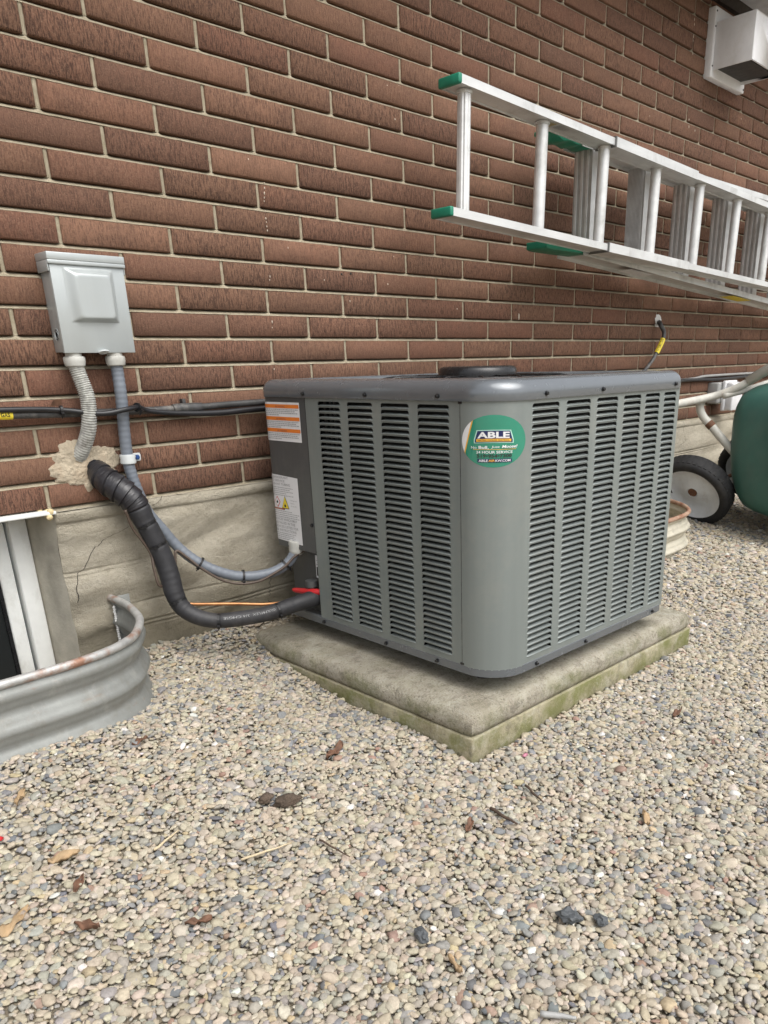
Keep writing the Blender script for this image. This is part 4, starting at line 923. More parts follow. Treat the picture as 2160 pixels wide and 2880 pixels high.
sticker_text('ABLE', -0.43, -0.775, 0.27, 0.09, 'white_print', bold=0.02); sticker_text('AIR', -0.145, -0.775, 0.18, 0.09, 'gold_print', bold=0.02); sticker_text('KW.COM', 0.05, -0.775, 0.43, 0.09, 'white_print', bold=0.02)
# warning labels on the access panel (u from panel front edge backwards, so text runs towards smaller s)
def ap(u, z, off): x, y = ep(u, off); return (x, y, z)
def label_sheet(name, u0, u1, zb_, zt_, mt, parent, off, n=18, skew=0.0):
    mb = MB(); mb.grid(lambda u, t: ap(u, zb_ + (zt_-zb_)*t + skew*(u-u0), off), np.linspace(u0, u1, n), [0, .5, 1]); return obj(name, mb, mt, parent, 'all')
def ap_text(s, u_left, z, width, height, mt, parent, off=0.0022, bold=0.0, umax=None):
    vv, f = text_geo(s, 1.0, 'LEFT', bold); xs = [p[0] for p in vv]; ys = [p[1] for p in vv]; x0, x1, y0, y1 = min(xs), max(xs), min(ys), max(ys)
    obj('lettering', MB().add([ap(u_left - (x-x0)/(x1-x0)*width, z + (y-y0)/(y1-y0)*height, off) for x, y in vv], f), mt, parent)
def micro(u_left, u_right, z, parent, hgt=0.0022, mt='grey_print', fill=1.0):
    """a line of print too small to read: word-length dashes"""
    mb = MB(); u = u_left
    while u > u_right + (u_left-u_right)*(1-fill):
        w = random.uniform(0.003, 0.009); e = max(u_right, u - w); us_ = np.linspace(e, u, 3)
        mb.grid(lambda a, t: ap(a, z + hgt*t, 0.0018), us_, [0, 1]); u = e - 0.0016
    obj('fine_print', mb, mt, parent)
UL, UR = 0.170, 0.0215
l1 = label_sheet('warning_label', UR, UL + 0.03, 0.5835, 0.6745, 'white_print', ac, 0.0012)
for zt_ in (0.6695, 0.6410, 0.6135):
    label_sheet('orange_band', UR + 0.002, UL + 0.028, zt_ - 0.0085, zt_, 'orange_print', l1, 0.0016)
    ap_text('\u25B2 WARNING', 0.118, zt_ - 0.0068, 0.040, 0.005, 'rust_print', l1, 0.0022)
    for k in range(4 if zt_ < 0.66 else 4): micro(UL + 0.02, UR + 0.006, zt_ - 0.0128 - 0.0042*k, l1, 0.0021, fill=(1.0, .9, .95, .5)[k])
UR2 = 0.0530
l2 = label_sheet('instruction_label', UR2, UL + 0.035, 0.3300, 0.4970, 'white_print', ac, 0.0012, skew=0.035)
for s_, z, w in (('LE REFRIGERANT', 0.4915, 0.086), ('INED SERVICE', 0.4830, 0.070), ('RIGERANT TUBING', 0.4745, 0.092)): ap_text(s_, 0.178, z, w, 0.0058, 'grey_print', l2, bold=0.01)
for k in range(5): micro(0.182, UR2 + 0.022, 0.4680 - 0.0048*k, l2, 0.0018, fill=(1, .8, .95, .7, 1)[k])
def ap_poly(pts, mt, parent, off): obj('symbol', MB().add([ap(u, z, off) for u, z in pts], [tuple(range(len(pts)))]), mt, parent)
dz = lambda c, r: [(c[0]-r, c[1]), (c[0], c[1]+r*1.15), (c[0]+r, c[1]), (c[0], c[1]-r*1.15)]
flame = lambda c, r: [(c[0]-r*.6, c[1]-r*.8), (c[0]+r*.6, c[1]-r*.8), (c[0]+r*.75, c[1]-r*.1), (c[0]+r*.35, c[1]+r*.3), (c[0]+r*.1, c[1]+r), (c[0]-r*.3, c[1]+r*.3), (c[0]-r*.75, c[1]-r*.1)]
ap_poly(dz((0.147, 0.4320), 0.0125), 'red_print', l2, 0.0018); ap_poly(dz((0.147, 0.4320), 0.0102), 'white_print', l2, 0.0022); ap_poly(flame((0.147, 0.4325), 0.0050), 'black_print', l2, 0.0026)
tri = lambda r: [(0.1135 - r, 0.4290 - r*.75), (0.1135 + r, 0.4290 - r*.75), (0.1135, 0.4290 + r*1.25)]
ap_poly(tri(0.0160), 'black_print', l2, 0.0018); ap_poly(tri(0.0140), 'yellow_print', l2, 0.0022); ap_poly(flame((0.1135, 0.4255), 0.0055), 'black_print', l2, 0.0026)
label_sheet('rust_band', 0.117, 0.166, 0.4130, 0.4170, 'rust_print', l2, 0.0018, 6)
for s_, z, w in (('Refrigerant', 0.4375, 0.028), ('Safety', 0.4305, 0.017), ('Group A2L', 0.4235, 0.026)): ap_text(s_, 0.090, z, w, 0.0045, 'grey_print', l2)
for k in range(4): micro(0.172, UR2 + 0.004, 0.4085 - 0.0050*k, l2, 0.0018, fill=(.7, 1, .9, 1)[k])
for s_, z, w in (('DEVICES WHICH MAY', 0.3850, 0.098), ('INSTALLED IN THE', 0.3755, 0.088), ('DEVICES LISTED FOR', 0.3660, 0.101), ('SEE INSTRUCTIONS.', 0.3565, 0.093)): ap_text(s_, 0.166, z, w, 0.0064, 'grey_print', l2, bold=0.01)
for k in range(4): micro(0.170, UR2 + 0.024, 0.3510 - 0.0048*k, l2, 0.0018, fill=(1, .9, .95, .8)[k])

# ------------------------------------------------------------------ window wells
def well(name, label, path, zr, zb_, mt, rimmat, sc_=1.0):
    t = thing(name, label, 'window well', (path[len(path)//2][0], path[len(path)//2][1], zb_))
    P = spline([(x, y, 0) for x, y in path], 8); n = len(P)
    zs = np.linspace(zb_, zr, 46); vs = []
    for i, p in enumerate(P):
        T = (P[min(i+1, n-1)] - P[max(i-1, 0)]).normalized(); N = Vector((-T.y, T.x, 0))
        for z in zs:
            ph = (zr - z)/0.066; off = 0.0085*math.sin(2*math.pi*ph - 0.6)**3*sc_ + 0.0012*nz(p.x*8, p.y*8, z*10)
            vs.append((p.x + N.x*off, p.y + N.y*off, z))
    mb = MB(); k = len(zs); mb.add(vs, [(i*k+j, (i+1)*k+j, (i+1)*k+j+1, i*k+j+1) for i in range(n-1) for j in range(k-1)])
    o = obj('panel', mb, mt, t, 'all'); sm_ = o.modifiers.new('thickness', 'SOLIDIFY'); sm_.thickness = 0.002
    obj('rim', MB().tube([(p.x, p.y, zr + 0.0015) for p in P], 0.0085, 12), rimmat, t, 'all'); return t
t1 = NT('rim_galv'); p_ = t1.coords(); c_ = t1.ramp(t1.noise(p_, 30, 6, .7), [(0.3, (0.36, 0.36, 0.35)), (0.7, (0.58, 0.58, 0.56))]); c_ = t1.mix(t1.ramp(t1.noise(p_, 9, 5, .65), [(0.53, 0.0), (0.63, 0.85)]), c_, (0.30, 0.13, 0.065)); t1.set(base=c_, rough=0.55, metal=0.45); M['rim_galv'] = t1.m
t1 = NT('rim_rust'); p_ = t1.coords(); c_ = t1.ramp(t1.noise(p_, 22, 6, .7), [(0.35, (0.24, 0.10, 0.055)), (0.65, (0.46, 0.34, 0.25))]); t1.set(base=c_, rough=0.7, metal=0.2); M['rim_rust'] = t1.m
w1 = well('window_well', 'galvanized corrugated window well round the basement window', WELL, 0.2515, -0.11, 'galvanized', 'rim_galv')
fl = MB()
fl.box((-0.034, -0.0225, 0.02), (0.006, -0.0195, 0.258)); obj('wall_flange', fl, 'galvanized', w1, bevel=0.0006)
ck = MB()
for k in range(34):
    z = 0.235 - k*0.0056; ck.lathe([(0, -0.004), (0.0032, -0.002), (0.0036, 0.001), (0, 0.004)], (-0.0365 + 0.0016*nz(k*0.8), -0.026 + 0.002*nz(k*0.5, 4), z), (0.2, 0.3, 1), 7)
obj('caulk_bead', ck, 'caulk', w1, 'all')
obj('bolt', MB().lathe([(0.006, 0), (0.006, 0.004), (0, 0.005)], (-0.012, -0.0228, 0.235), (0, -1, 0), 6), 'steel', w1)
WELL2 = [(1.20, 0.02), (1.20, -0.10), (1.24, -0.25), (1.33, -0.37), (1.48, -0.43), (1.70, -0.445), (1.92, -0.445), (2.03, -0.432), (2.12, -0.390), (2.20, -0.315), (2.27, -0.20), (2.30, -0.10), (2.305, 0.02)]
well('window_well', 'cream painted rusty rimmed window well beside the wheelbarrow wheel', WELL2, 0.190, 0.0, 'cream_steel', 'rim_rust', 1.3)

# ------------------------------------------------------------------ ladders
EL = R(2.1); LX, LZ = 0.916, 1.132
ld = thing('extension_ladder', 'white aluminium extension ladder with round rungs and green rail ends hanging on the wall', 'ladder', (LX, 0, LZ), (0, EL, 0), local=True)
def ibeam(x0, x1, z0, z1, y0, y1, tf=0.0035, tw=0.004):
    zm = z0 + 0.0045
    pr2 = [(y0, z0), (y0+tf, z0), (y0+tf, zm-tw/2), (y1-tf, zm-tw/2), (y1-tf, z0), (y1, z0), (y1, z1), (y1-tf, z1), (y1-tf, zm+tw/2), (y0+tf, zm+tw/2), (y0+tf, z1), (y0, z1)]
    return MB().extrude([(x0, y, z) for y, z in pr2], (x1-x0, 0, 0))
LEN = 3.3; YF, YB = -0.240, -0.170
for (za, zb_, xs_) in ((-0.020, 0.0, 0.0), (0.276, 0.296, 0.026)):
    obj('rail', ibeam(xs_ + 0.010, LEN, za, zb_, YF, YB), 'aluminium', ld)
    cap = MB().box((xs_, YF - 0.0015, za - 0.0015), (xs_ + 0.014, YB + 0.0015, zb_ + 0.0015)); obj('end_cap', cap, 'green_cap', ld, bevel=0.004)
    x3 = 0.087 + 0.334*2 + 0.01
    obj('sleeve', ibeam(x3, x3 + 0.56, za - 0.0035, zb_ + 0.0035, YF - 0.004, YB + 0.003, 0.003, 0.008), 'aluminium', ld)
    obj('sleeve_band', MB().box((x3 - 0.006, YF - 0.0048, za - 0.0042), (x3 - 0.0002, YB + 0.002, zb_ + 0.0042)), 'alu_dark', ld)
for k in range(10):
    x = 0.087 + 0.334*k + 0.004*(k == 1)
    m = MB()
    if k in (0,):
        n = 28; prof_ = [0.0178 - (0.0018 if (j % 4 == 1 and 6 < j < 24) else 0) for j in range(n)]
    else: n = 24; prof_ = [0.0178 - (0.0005 if j % 3 == 1 else 0) for j in range(n)]
    vs = [(x + prof_[j]*math.cos(2*math.pi*j/n), -0.205 + prof_[j]*math.sin(2*math.pi*j/n), z) for z in (-0.012, 0.286) for j in range(n)]
    m.add(vs, [(j, (j+1) % n, n+(j+1) % n, n+j) for j in range(n)] + [tuple(range(n))[::-1], tuple(range(n, 2*n))])
    rg = obj('rung', m, 'aluminium', ld, 30)
    obj('rung_collar', MB().lathe([(0.0186, 0.2695), (0.0212, 0.2705), (0.0212, 0.2765)], (x, -0.205, 0), (0, 0, 1), 20), 'aluminium', rg, 40)
# worn sticker under the top rail
sk = obj('worn_sticker', MB().box((0.43, -0.233, 0.2795), (0.56, -0.178, 0.2805)), 'white_print', ld); obj('sticker_print', MB().box((0.445, -0.228, 0.2785), (0.475, -0.19, 0.2794)), 'yellow_print', sk); obj('sticker_print', MB().box((0.485, -0.225, 0.2785), (0.545, -0.195, 0.2794)), 'grey_print', sk)
sl_ = thing('step_ladder', 'silver step ladder with flat grooved steps behind the extension ladder', 'ladder', (1.47, -0.115, 1.08))
def bar(p0, p1, y0, y1, hgt, mt, name, par):
    m = MB(); (x0, z0), (x1, z1) = p0, p1
    tf = 0.003; zm = 0.5*hgt
    pr2 = [(y0, 0), (y0+tf, 0), (y0+tf, zm), (y1-tf, zm), (y1-tf, 0), (y1, 0), (y1, hgt), (y0, hgt)]
    vs = [(x0, y, z0 + z) for y, z in pr2] + [(x1, y, z1 + z) for y, z in pr2]; n = 8
    m.add(vs, [tuple(range(n))[::-1], tuple(range(n, 2*n))] + [(j, (j+1) % n, n+(j+1) % n, n+j) for j in range(n)]); return obj(name, m, mt, par)
bar((1.655, 1.077), (4.1, 0.925), -0.162, -0.055, 0.022, 'aluminium', 'rail', sl_)
bar((1.640, 1.388), (4.1, 1.335), -0.150, -0.075, 0.020, 'aluminium', 'rail', sl_)
# green feet: blocks with a scalloped edge
def foot(x0, x1, z, y0, y1, wav):
    m = MB(); xs = np.linspace(x0, x1, 17); top = [(x, z + 0.024) for x in xs]; bot = [(x, z + (0.006*abs(math.sin((x-x0)*45)) if wav else 0) + (0.012*max(0, (x0+0.05-x)/0.05) if wav else 0.004*max(0, (x0+0.02-x)/0.02))) for x in xs]
    m.extrude([(x, y0, zz) for x, zz in bot + top[::-1]], (0, y1-y0, 0)); return obj('foot', m, 'green_cap', sl_, bevel=0.002)
foot(1.470, 1.700, 1.385, -0.150, -0.085, True); foot(1.455, 1.690, 1.0825, -0.155, -0.075, False)
for k in range(8):
    x = 1.70 + 0.340*k; zb_ = 1.085 - 0.062*(x-1.66) + 0.008; zt_ = 1.392 - 0.0215*(x-1.66); m = MB()
    m.box((x, -0.150, zb_), (x + 0.003, -0.080, zt_)); m.box((x + 0.0031, -0.150, zb_), (x + 0.046, -0.147, zt_)); m.box((x + 0.0031, -0.083, zb_), (x + 0.030, -0.080, zt_))
    stp = obj('step', m, 'alu_step' if k != 99 else 'aluminium', sl_)
    gv = MB(); nG = 12 if k == 1 else 3
    for q in range(nG):
        y = -0.144 + 0.064*(q + 0.5)/nG; w = 0.0022 if k == 1 else 0.0085
        gv.box((x - 0.0025, y - w/2, zb_ + 0.001), (x - 0.0001, y + w/2, zt_ - 0.001))
    obj('tread_ribs', gv, 'aluminium', stp)
ra, rb_ = aty(1950, 492, -0.10), aty(2160, 557, -0.10); rdir = rb_ - ra
bar((ra.x, ra.z - 0.02), ((rb_ + rdir*0.9).x, (rb_ + rdir*0.9).z - 0.02), -0.125, -0.08, 0.02, 'aluminium', 'rear_rail', sl_)
obj('strut', MB().box((rb_.x - 0.10, -0.12, rb_.z - 0.10), (rb_.x - 0.075, -0.085, rb_.z - 0.005)), 'aluminium', sl_)
obj('warning_label', MB().extrude([(2.86, -0.150, 1.0005), (3.05, -0.150, 0.9887), (3.05, -0.09, 0.9887), (2.86, -0.09, 1.0005)], (0, 0, -0.0015)), 'yellow_print', sl_)
obj('spec_label', MB().extrude([(1.98, -0.150, 1.0550), (2.14, -0.150, 1.0450), (2.14, -0.09, 1.0450), (1.98, -0.09, 1.0550)], (0, 0, -0.0015)), 'white_print', sl_)

# ------------------------------------------------------------------ wheelbarrow
wb = thing('wheelbarrow', 'green tub two wheeled cart tipped against the wall with grey tube frame', 'wheelbarrow', (2.42, -0.266, 0.06))
wn_ = Vector((-0.84, 0.02, -0.54)).normalized(); wc = Vector((2.42, -0.266, 0.214))
def wheel(c, n, name):
    RT = 0.170
    prof_ = [(0.119, 0.022), (0.128, 0.032), (0.141, 0.040), (0.156, 0.041), (0.166, 0.029), (RT, 0.0), (0.166, -0.029), (0.156, -0.041), (0.141, -0.040), (0.128, -0.032), (0.119, -0.022)]
    ty = obj('wheel', MB().lathe(prof_ + [prof_[0]], c, n, 56, cap=False), 'rubber', wb, 'all')
    td = MB()
    a_ = n.normalized(); h_ = Vector((0, 0, 1)); u_ = a_.cross(h_).normalized(); w_ = a_.cross(u_)
    for k in range(44):
        th = 2*math.pi*k/44; d_ = u_*math.cos(th) + w_*math.sin(th); e_ = -u_*math.sin(th) + w_*math.cos(th)
        for s in (-1, 1):
            cc = c + d_*(RT - 0.0055) + a_*(s*0.016) + e_*(0.004*s); td.extrude([cc + e_*q1*0.0062 + a_*q2*0.009 for q1, q2 in ((-1, -1), (1, -1), (1, 1), (-1, 1))], d_*0.0048)
    obj('tread_blocks', td, 'rubber', ty)
    rp_ = [(0.0, 0.012), (0.022, 0.012), (0.024, 0.017), (0.034, 0.015), (0.065, 0.001), (0.090, -0.001), (0.100, 0.008), (0.112, 0.018), (0.123, 0.027), (0.1275, 0.032), (0.1275, 0.023), (0.121, 0.012), (0.115, -0.02)]
    obj('rim', MB().lathe(rp_, c, n, 48, cap=False), 'rim_white', ty, 50)
    obj('hub', MB().lathe([(0.0, 0.030), (0.005, 0.030), (0.0055, 0.022), (0.010, 0.022), (0.012, 0.0175), (0.0195, 0.0165), (0.0195, 0.009)], c, n, 24), 'rusty', ty, 40)
    obj('valve', MB().tube([c + u_*0.108 + n*0.010, c + u_*0.090 + n*0.028], 0.0035, 8), 'rubber', ty)
    return ty
fr_ = ray(2128, 1318); wc2 = CAM + fr_*((2.78 - CAM.x)/fr_.x)
wheel(wc, wn_, 'wheel'); wheel(wc2, wn_, 'wheel')
obj('axle', MB().tube([wc - wn_*0.005, wc2 - wn_*0.03], 0.008, 10), 'rusty', wb, 'all')
hp_ = spline([(1.92, -0.155, 0.550), (2.25, -0.250, 0.579), (2.40, -0.292, 0.594), (2.44, -0.345, 0.612), (2.46, -0.405, 0.640), (2.48, -0.480, 0.690), (2.50, -0.56, 0.745), (2.52, -0.66, 0.80)], 10)
obj('handle_tube', MB().tube(hp_, 0.0155, 14), 'tube_grey', wb, 'all')
hp2 = spline([(2.41, -0.272, 0.590), (2.405, -0.262, 0.560), (2.41, -0.278, 0.520), (2.42, -0.318, 0.478), (2.43, -0.365, 0.428), (2.45, -0.425, 0.365), (2.50, -0.46, 0.32)], 10)
obj('leg_tube', MB().tube(hp2, 0.0165, 14), 'tube_grey', wb, 'all')
i_ = int(len(hp2)*0.46); T_ = (hp2[i_+1]-hp2[i_-1]).normalized(); obj('clamp_ring', MB().lathe([(0.0165, -0.012), (0.0182, -0.010), (0.0182, 0.010), (0.0165, 0.012)], hp2[i_], T_, 16), 'rusty', wb, 40)
obj('handle_tube', MB().tube(spline([(2.43, -0.345, 0.600), (2.50, -0.43, 0.628), (2.60, -0.50, 0.66)], 8), 0.0125, 12), 'tube_grey', wb, 'all')
lg3 = spline([(2.12, -0.12, 0.50), (2.24, -0.165, 0.41), (2.36, -0.19, 0.335), (2.52, -0.235, 0.25)], 8); obj('leg_tube', MB().tube(lg3, 0.0125, 12), 'tube_grey', wb, 'all')
obj('grip', MB().tube([(2.465, -0.425, 0.655), (2.505, -0.59, 0.765), (2.53, -0.70, 0.82)], [0.0195, 0.019, 0.018], 12), 'tube_grey', wb, 'all')
tr = MB(); levs = [(-0.352, 0.30), (-0.354, 0.62), (-0.362, 0.76), (-0.382, 0.85), (-0.42, 0.905), (-0.48, 0.95), (-0.54, 0.985), (-0.575, 1.0), (-0.585, 1.05)]
n = 48; vs = []; CX_, CZ = 2.66, 0.385
for (y, q_) in levs:
    for j in range(n):
        th = 2*math.pi*j/n; ct, st_ = math.cos(th), math.sin(th); e = 0.5
        xx = math.copysign(abs(ct)**e, ct)*0.31*q_; zz = math.copysign(abs(st_)**e, st_)*0.285*q_
        vs.append((CX_ + xx, y - 0.042 + 0.22*min(0, zz + 0.05) + 0.05*zz, CZ + zz))
k = len(levs); tr.add(vs, [(i*n+j, i*n+(j+1) % n, (i+1)*n+(j+1) % n, (i+1)*n+j) for i in range(k-1) for j in range(n)] + [tuple(range(n))])
tro = obj('tray', tr, 'tray_green', wb, 'all'); sm_ = tro.modifiers.new('thickness', 'SOLIDIFY'); sm_.thickness = 0.005
rpts = [Vector(v) for v in vs[(k-1)*n:k*n]]; rpts.append(rpts[0]); obj('tray_rim', MB().tube(rpts, 0.017, 10, caps=False), 'tray_rim', tro, 'all')

# ------------------------------------------------------------------ gravel (pebbles as node instances on a point cloud mesh)
def pad_in(x, y, m=0.004):
    dx, dy = x - PO[0], y - PO[1]; c, s = math.cos(PT), math.sin(PT); a = dx*c + dy*s; b = -dx*s + dy*c
    return -m < a < PL + m and -m < b < PB + m
pos = []; siz = []
def scatter(x0, x1, y0, y1, sp, mu):
    ny = int((y1-y0)/(sp*0.866))
    for j in range(ny):
        y = y0 + j*sp*0.866; xs = np.arange(x0 + (sp/2 if j % 2 else 0), x1, sp)
        jx = rng.uniform(-0.42, 0.42, len(xs))*sp; jy = rng.uniform(-0.42, 0.42, len(xs))*sp; s = mu*np.exp(rng.normal(0, 0.31, len(xs)))
        for x, dx, dy, ss in zip(xs, jx, jy, s):
            X, Y = x+dx, y+dy
            if Y > -0.016: continue
            d = Vector((X, Y, 0.03)) - CAM; zf = d.dot(FWD)
            if zf < 0.15: continue
            u = d.dot(RGT)/zf*FPX + PPX
            if u < -700 or u > 2900: continue
            if pad_in(X, Y) or inpoly(X, Y, WELL) or inpoly(X, Y, WELL2): continue
            pos.append((X, Y)); siz.append(ss)
scatter(-1.0, 1.55, -1.85, 0.0, 0.0079, 0.0049)
scatter(1.55, 4.7, -2.2, 0.0, 0.0120, 0.0068)
NP = len(pos); siz = np.minimum(np.array(siz), 0.0105)
big = rng.random(NP) < 0.012; siz[big] = np.minimum(siz[big]*1.45, 0.0125)
P2 = np.array(pos)
zz = np.array([gh(x, y) for x, y in pos]) + rng.uniform(-0.0022, 0.0028, NP) + (siz - 0.0054)*0.2
scl = np.stack([siz*rng.uniform(1.0, 1.35, NP), siz*rng.uniform(0.75, 1.05, NP), siz*rng.uniform(0.42, 0.68, NP)], 1)
rot = np.stack([rng.normal(0, 0.25, NP), rng.normal(0, 0.25, NP), rng.uniform(0, 6.283, NP)], 1)
pal = np.array([(0.43, 0.375, 0.285), (0.48, 0.425, 0.335), (0.385, 0.34, 0.26), (0.36, 0.335, 0.28), (0.325, 0.31, 0.28), (0.235, 0.238, 0.235), (0.165, 0.170, 0.178), (0.66, 0.64, 0.60), (0.33, 0.225, 0.175), (0.44, 0.36, 0.235), (0.50, 0.455, 0.375)])
pw = np.array([0.22, 0.18, 0.14, 0.13, 0.10, 0.07, 0.03, 0.008, 0.010, 0.02, 0.07]); pw /= pw.sum()
ci = rng.choice(len(pal), NP, p=pw); pc = np.array([0.93, 0.925, 0.925])*pal[ci]*rng.uniform(0.90, 1.10, (NP, 1))*rng.uniform(0.96, 1.04, (NP, 3))
var = rng.integers(0, 6, NP)
gm = bpy.data.meshes.new('gravel'); gm.from_pydata(np.column_stack([P2, zz]).tolist(), [], [])
def attr(n, typ, data, key):
    a = gm.attributes.new(n, typ, 'POINT'); a.data.foreach_set(key, np.ascontiguousarray(data).ravel())
attr('pscale', 'FLOAT_VECTOR', scl.astype(np.float32), 'vector'); attr('prot', 'FLOAT_VECTOR', rot.astype(np.float32), 'vector'); attr('pvar', 'INT', var.astype(np.int32), 'value')
attr('pcol', 'FLOAT_COLOR', np.column_stack([pc, np.ones(NP)]).astype(np.float32), 'color')
gm.materials.append(M['pebble'])
go = bpy.data.objects.new('gravel', gm); COL.objects.link(go); tag(go, 'rounded tan and grey pea gravel covering the ground', 'gravel'); kind(go, 'stuff')
ng = bpy.data.node_groups.new('pebbles', 'GeometryNodeTree'); ng.interface.new_socket('Geometry', in_out='INPUT', socket_type='NodeSocketGeometry'); ng.interface.new_socket('Geometry', in_out='OUTPUT', socket_type='NodeSocketGeometry')
nd = ng.nodes; lk = ng.links.new
gi = nd.new('NodeGroupInput'); goo = nd.new('NodeGroupOutput'); jn = nd.new('GeometryNodeJoinGeometry')
for v in range(6):
    ico = nd.new('GeometryNodeMeshIcoSphere'); ico.inputs['Radius'].default_value = 1.0; ico.inputs['Subdivisions'].default_value = 2
    sp_ = nd.new('GeometryNodeSetPosition'); nt_ = nd.new('ShaderNodeTexNoise'); nt_.noise_dimensions = '4D'; nt_.inputs['W'].default_value = v*3.7 + 1.3; nt_.inputs['Scale'].default_value = 0.95 + 0.12*v; nt_.inputs['Detail'].default_value = 1.5
    sb = nd.new('ShaderNodeVectorMath'); sb.operation = 'SUBTRACT'; sb.inputs[1].default_value = (0.5, 0.5, 0.5); sc2 = nd.new('ShaderNodeVectorMath'); sc2.operation = 'SCALE'; sc2.inputs['Scale'].default_value = 1.35
    lk(nt_.outputs['Color'], sb.inputs[0]); lk(sb.outputs[0], sc2.inputs[0]); lk(ico.outputs['Mesh'], sp_.inputs['Geometry']); lk(sc2.outputs[0], sp_.inputs['Offset'])
    ssm = nd.new('GeometryNodeSetShadeSmooth'); lk(sp_.outputs[0], ssm.inputs['Geometry']); smt = nd.new('GeometryNodeSetMaterial'); smt.inputs['Material'].default_value = M['pebble']; lk(ssm.outputs[0], smt.inputs['Geometry'])
    g2i = nd.new('GeometryNodeGeometryToInstance'); lk(smt.outputs[0], g2i.inputs[0]); lk(g2i.outputs[0], jn.inputs[0])
iop = nd.new('GeometryNodeInstanceOnPoints'); iop.inputs['Pick Instance'].default_value = True
def na_(name, typ): a = nd.new('GeometryNodeInputNamedAttribute'); a.data_type = typ; a.inputs['Name'].default_value = name; return a.outputs['Attribute']
e2r = nd.new('FunctionNodeEulerToRotation'); lk(na_('prot', 'FLOAT_VECTOR'), e2r.inputs[0])
lk(gi.outputs[0], iop.inputs['Points']); lk(jn.outputs[0], iop.inputs['Instance']); lk(na_('pvar', 'INT'), iop.inputs['Instance Index']); lk(e2r.outputs[0], iop.inputs['Rotation']); lk(na_('pscale', 'FLOAT_VECTOR'), iop.inputs['Scale']); lk(iop.outputs[0], goo.inputs[0])
md = go.modifiers.new('pebbles', 'NODES'); md.node_group = ng

# ------------------------------------------------------------------ small litter on the gravel
def leaf(px, py, L, Wd, ang, mt, label, seed, curl=0.5):
    p = ong(px, py); mb = MB(); us = np.linspace(0, 1, 9); vs = []
    ca, sa = math.cos(ang), math.sin(ang)
    for u in us:
        hw = Wd/2*math.sin(math.pi*min(1, u*0.92 + 0.06))**0.8*(1 + 0.9*nz(u*5, seed*1.7))
        for q in (-1, -0.5, 0, 0.5, 1):
            lx, ly = (u-0.5)*L, q*hw; lz = curl*0.35*abs(q)*hw + 0.006 + 0.014*nz(u*3, q*1.2, seed) + 0.25*curl*L*(u-0.5)**2
            vs.append((p.x + lx*ca - ly*sa, p.y + lx*sa + ly*ca, p.z + lz))
    mb.add(vs, [(i*5+j, (i+1)*5+j, (i+1)*5+j+1, i*5+j+1) for i in range(8) for j in range(4)])
    o = obj('dry_leaf', mb, mt, None, 'all'); s = o.modifiers.new('thickness', 'SOLIDIFY'); s.thickness = 0.0008
    return tag(o, label, 'leaf', 'litter on the gravel')
def twig(px0, py0, px1, py1, r, mt, label, seed):
    a, b = ong(px0, py0), ong(px1, py1); pts = []
    for k in range(9):
        t = k/8; p = a.lerp(b, t); pts.append((p.x + 0.004*nz(t*3, seed), p.y + 0.004*nz(t*3, seed+5), max(p.z, gh(p.x, p.y)) + 0.007 + 0.002*nz(t*4, seed+9)))
    return tag(obj('twig', MB().tube(pts, lerp_list([r, r*0.9, r*0.5], 9), 7), mt, None, 'all'), label, 'twig', 'litter on the gravel')
leaf(225, 2497, 0.040, 0.014, 0.9, 'leaf_brown', 'curled dark brown leaf beside a straw coloured stalk', 1, 1.0)
leaf(182, 2417, 0.045, 0.013, -0.2, 'leaf_tan', 'flat tan leaf lying near the curled dark leaf', 2)
leaf(59, 2249, 0.050, 0.012, 1.0, 'leaf_tan', 'narrow tan leaf on the gravel in front of the steel window well', 3)
leaf(45, 2600, 0.060, 0.020, 0.6, 'leaf_tan', 'large pale creased leaf far out on the gravel', 4)
leaf(247, 2614, 0.040, 0.012, -1.0, 'leaf_brown', 'brown folded leaf close to the large pale leaf', 5, 1.0)
leaf(944, 2119, 0.060, 0.016, 0.35, 'leaf_brown', 'long brown leaf lying off the slab corner', 6, 0.8)
leaf(395, 2093, 0.032, 0.014, 0.1, 'leaf_brown', 'rusty brown leaf near the curve of the window well', 7, 0.9)
leaf(1321, 2331, 0.035, 0.010, 0.5, 'leaf_brown', 'small dark leaf beside the crooked black twig', 8, 0.8)
leaf(1816, 2305, 0.040, 0.012, 0.8, 'leaf_tan', 'tan leaf on open gravel out from the slab side', 9)
leaf(560, 2600, 0.038, 0.012, -0.5, 'leaf_brown', 'faded reddish leaf half sunk between the pebbles', 10)
leaf(1280, 2720, 0.034, 0.011, 1.3, 'leaf_tan', 'pale split leaf between pebbles by the slate chips', 11)
leaf(1905, 2010, 0.050, 0.012, 0.1, 'leaf_brown', 'brown leaf fragment out beyond the mossy slab corner', 12)
twig(435, 2400, 505, 2345, 0.0022, 'straw', 'short straw coloured stalk by the tan leaf', 1); twig(680, 2428, 822, 2380, 0.0022, 'straw', 'long straw coloured stalk below the soil clumps', 2)
twig(1380, 2283, 1455, 2327, 0.0034, 'twig_dark', 'crooked dark twig pointing at the slab corner', 3); twig(1478, 2218, 1528, 2266, 0.0026, 'twig_dark', 'thin dark twig close to the slab corner', 4)
twig(1361, 2542, 1396, 2582, 0.0024, 'cable_grey', 'grey weathered twig near the slate chips', 5); twig(1520, 2862, 1620, 2875, 0.0042, 'cable_grey', 'thick grey stick lying among the largest pebbles', 6)
twig(900, 2372, 985, 2420, 0.0018, 'twig_dark', 'fine brown stem beside the long straw stalk', 7)
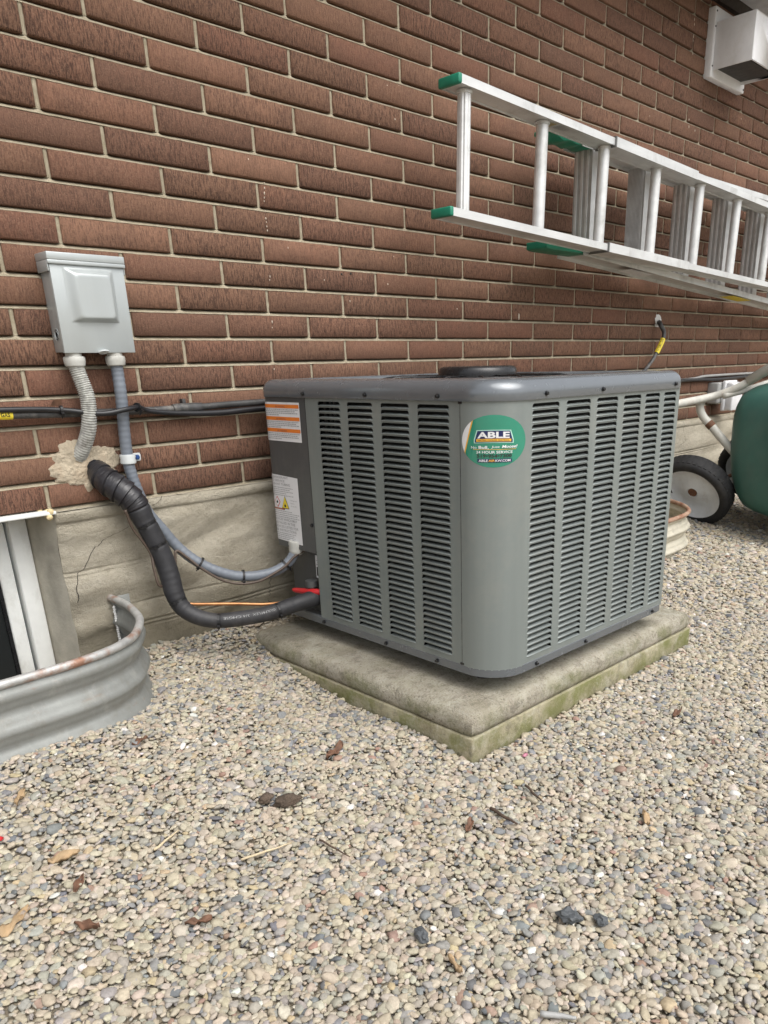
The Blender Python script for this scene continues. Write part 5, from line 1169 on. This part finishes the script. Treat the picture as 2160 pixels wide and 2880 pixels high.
def chip(px, py, s, mt, label, cat, seed, name):
    p = ong(px, py); bm = bmesh.new(); bmesh.ops.create_icosphere(bm, subdivisions=3, radius=1)
    for v in bm.verts:
        c = v.co.copy(); k = 1 + 0.45*nz(c.x*1.5 + seed, c.y*1.5, c.z*1.5) + 0.2*nz(c.x*4 + seed, c.y*4, c.z*4); v.co = Vector((c.x*k*s[0], c.y*k*s[1], c.z*k*s[2]))
    me = bpy.data.meshes.new(name); bm.to_mesh(me); bm.free(); me.materials.append(M[mt])
    if mt != 'slate': me.polygons.foreach_set('use_smooth', [True]*len(me.polygons))
    o = bpy.data.objects.new(name, me); COL.objects.link(o); o.location = p + Vector((0, 0, s[2]*0.6 + 0.003)); o.rotation_euler = (0.3*nz(seed, 1), 0.3*nz(seed, 2), seed)
    return tag(o, label, cat, 'litter on the gravel')
chip(1601, 2590, (0.017, 0.013, 0.010), 'slate', 'large dark slate chip standing proud of the pebbles', 'stone', 2.2, 'slate_chip'); chip(1185, 2640, (0.013, 0.009, 0.007), 'slate', 'small crumpled dark slate chip by the pale split leaf', 'stone', 4.4, 'slate_chip'); chip(1690, 2597, (0.012, 0.009, 0.006), 'slate', 'flat blue grey slate chip next to the large chip', 'stone', 1.1, 'slate_chip')
chip(749, 2256, (0.014, 0.010, 0.008), 'soil', 'small dark clump of soil on the gravel', 'soil', 3.1, 'soil_clump'); chip(808, 2262, (0.024, 0.013, 0.010), 'soil', 'larger crumbly clump of soil beside the small one', 'soil', 5.7, 'soil_clump')
chip(1477, 2129, (0.008, 0.004, 0.003), 'pink_bit', 'tiny pink plastic scrap beside the mossy slab', 'scrap', 6.3, 'plastic_scrap'); chip(3, 2366, (0.004, 0.004, 0.003), 'red_plastic', 'tiny red plastic scrap on the gravel', 'scrap', 7.3, 'plastic_scrap')
# dead leaf caught on the gas pipe
lf = MB(); lf.add([(-0.094, -0.026, 0.688), (-0.086, -0.030, 0.700), (-0.070, -0.026, 0.701), (-0.066, -0.022, 0.692), (-0.078, -0.024, 0.6875)], [(0, 1, 2, 3, 4)])
o = tag(obj('dry_leaf', lf, 'leaf_brown'), 'brown dead leaf caught between the bricks and the gas pipe', 'leaf'); s_ = o.modifiers.new('thickness', 'SOLIDIFY'); s_.thickness = 0.001
print('pebbles', NP, 'bricks', len(bricks), 'single', len(single))
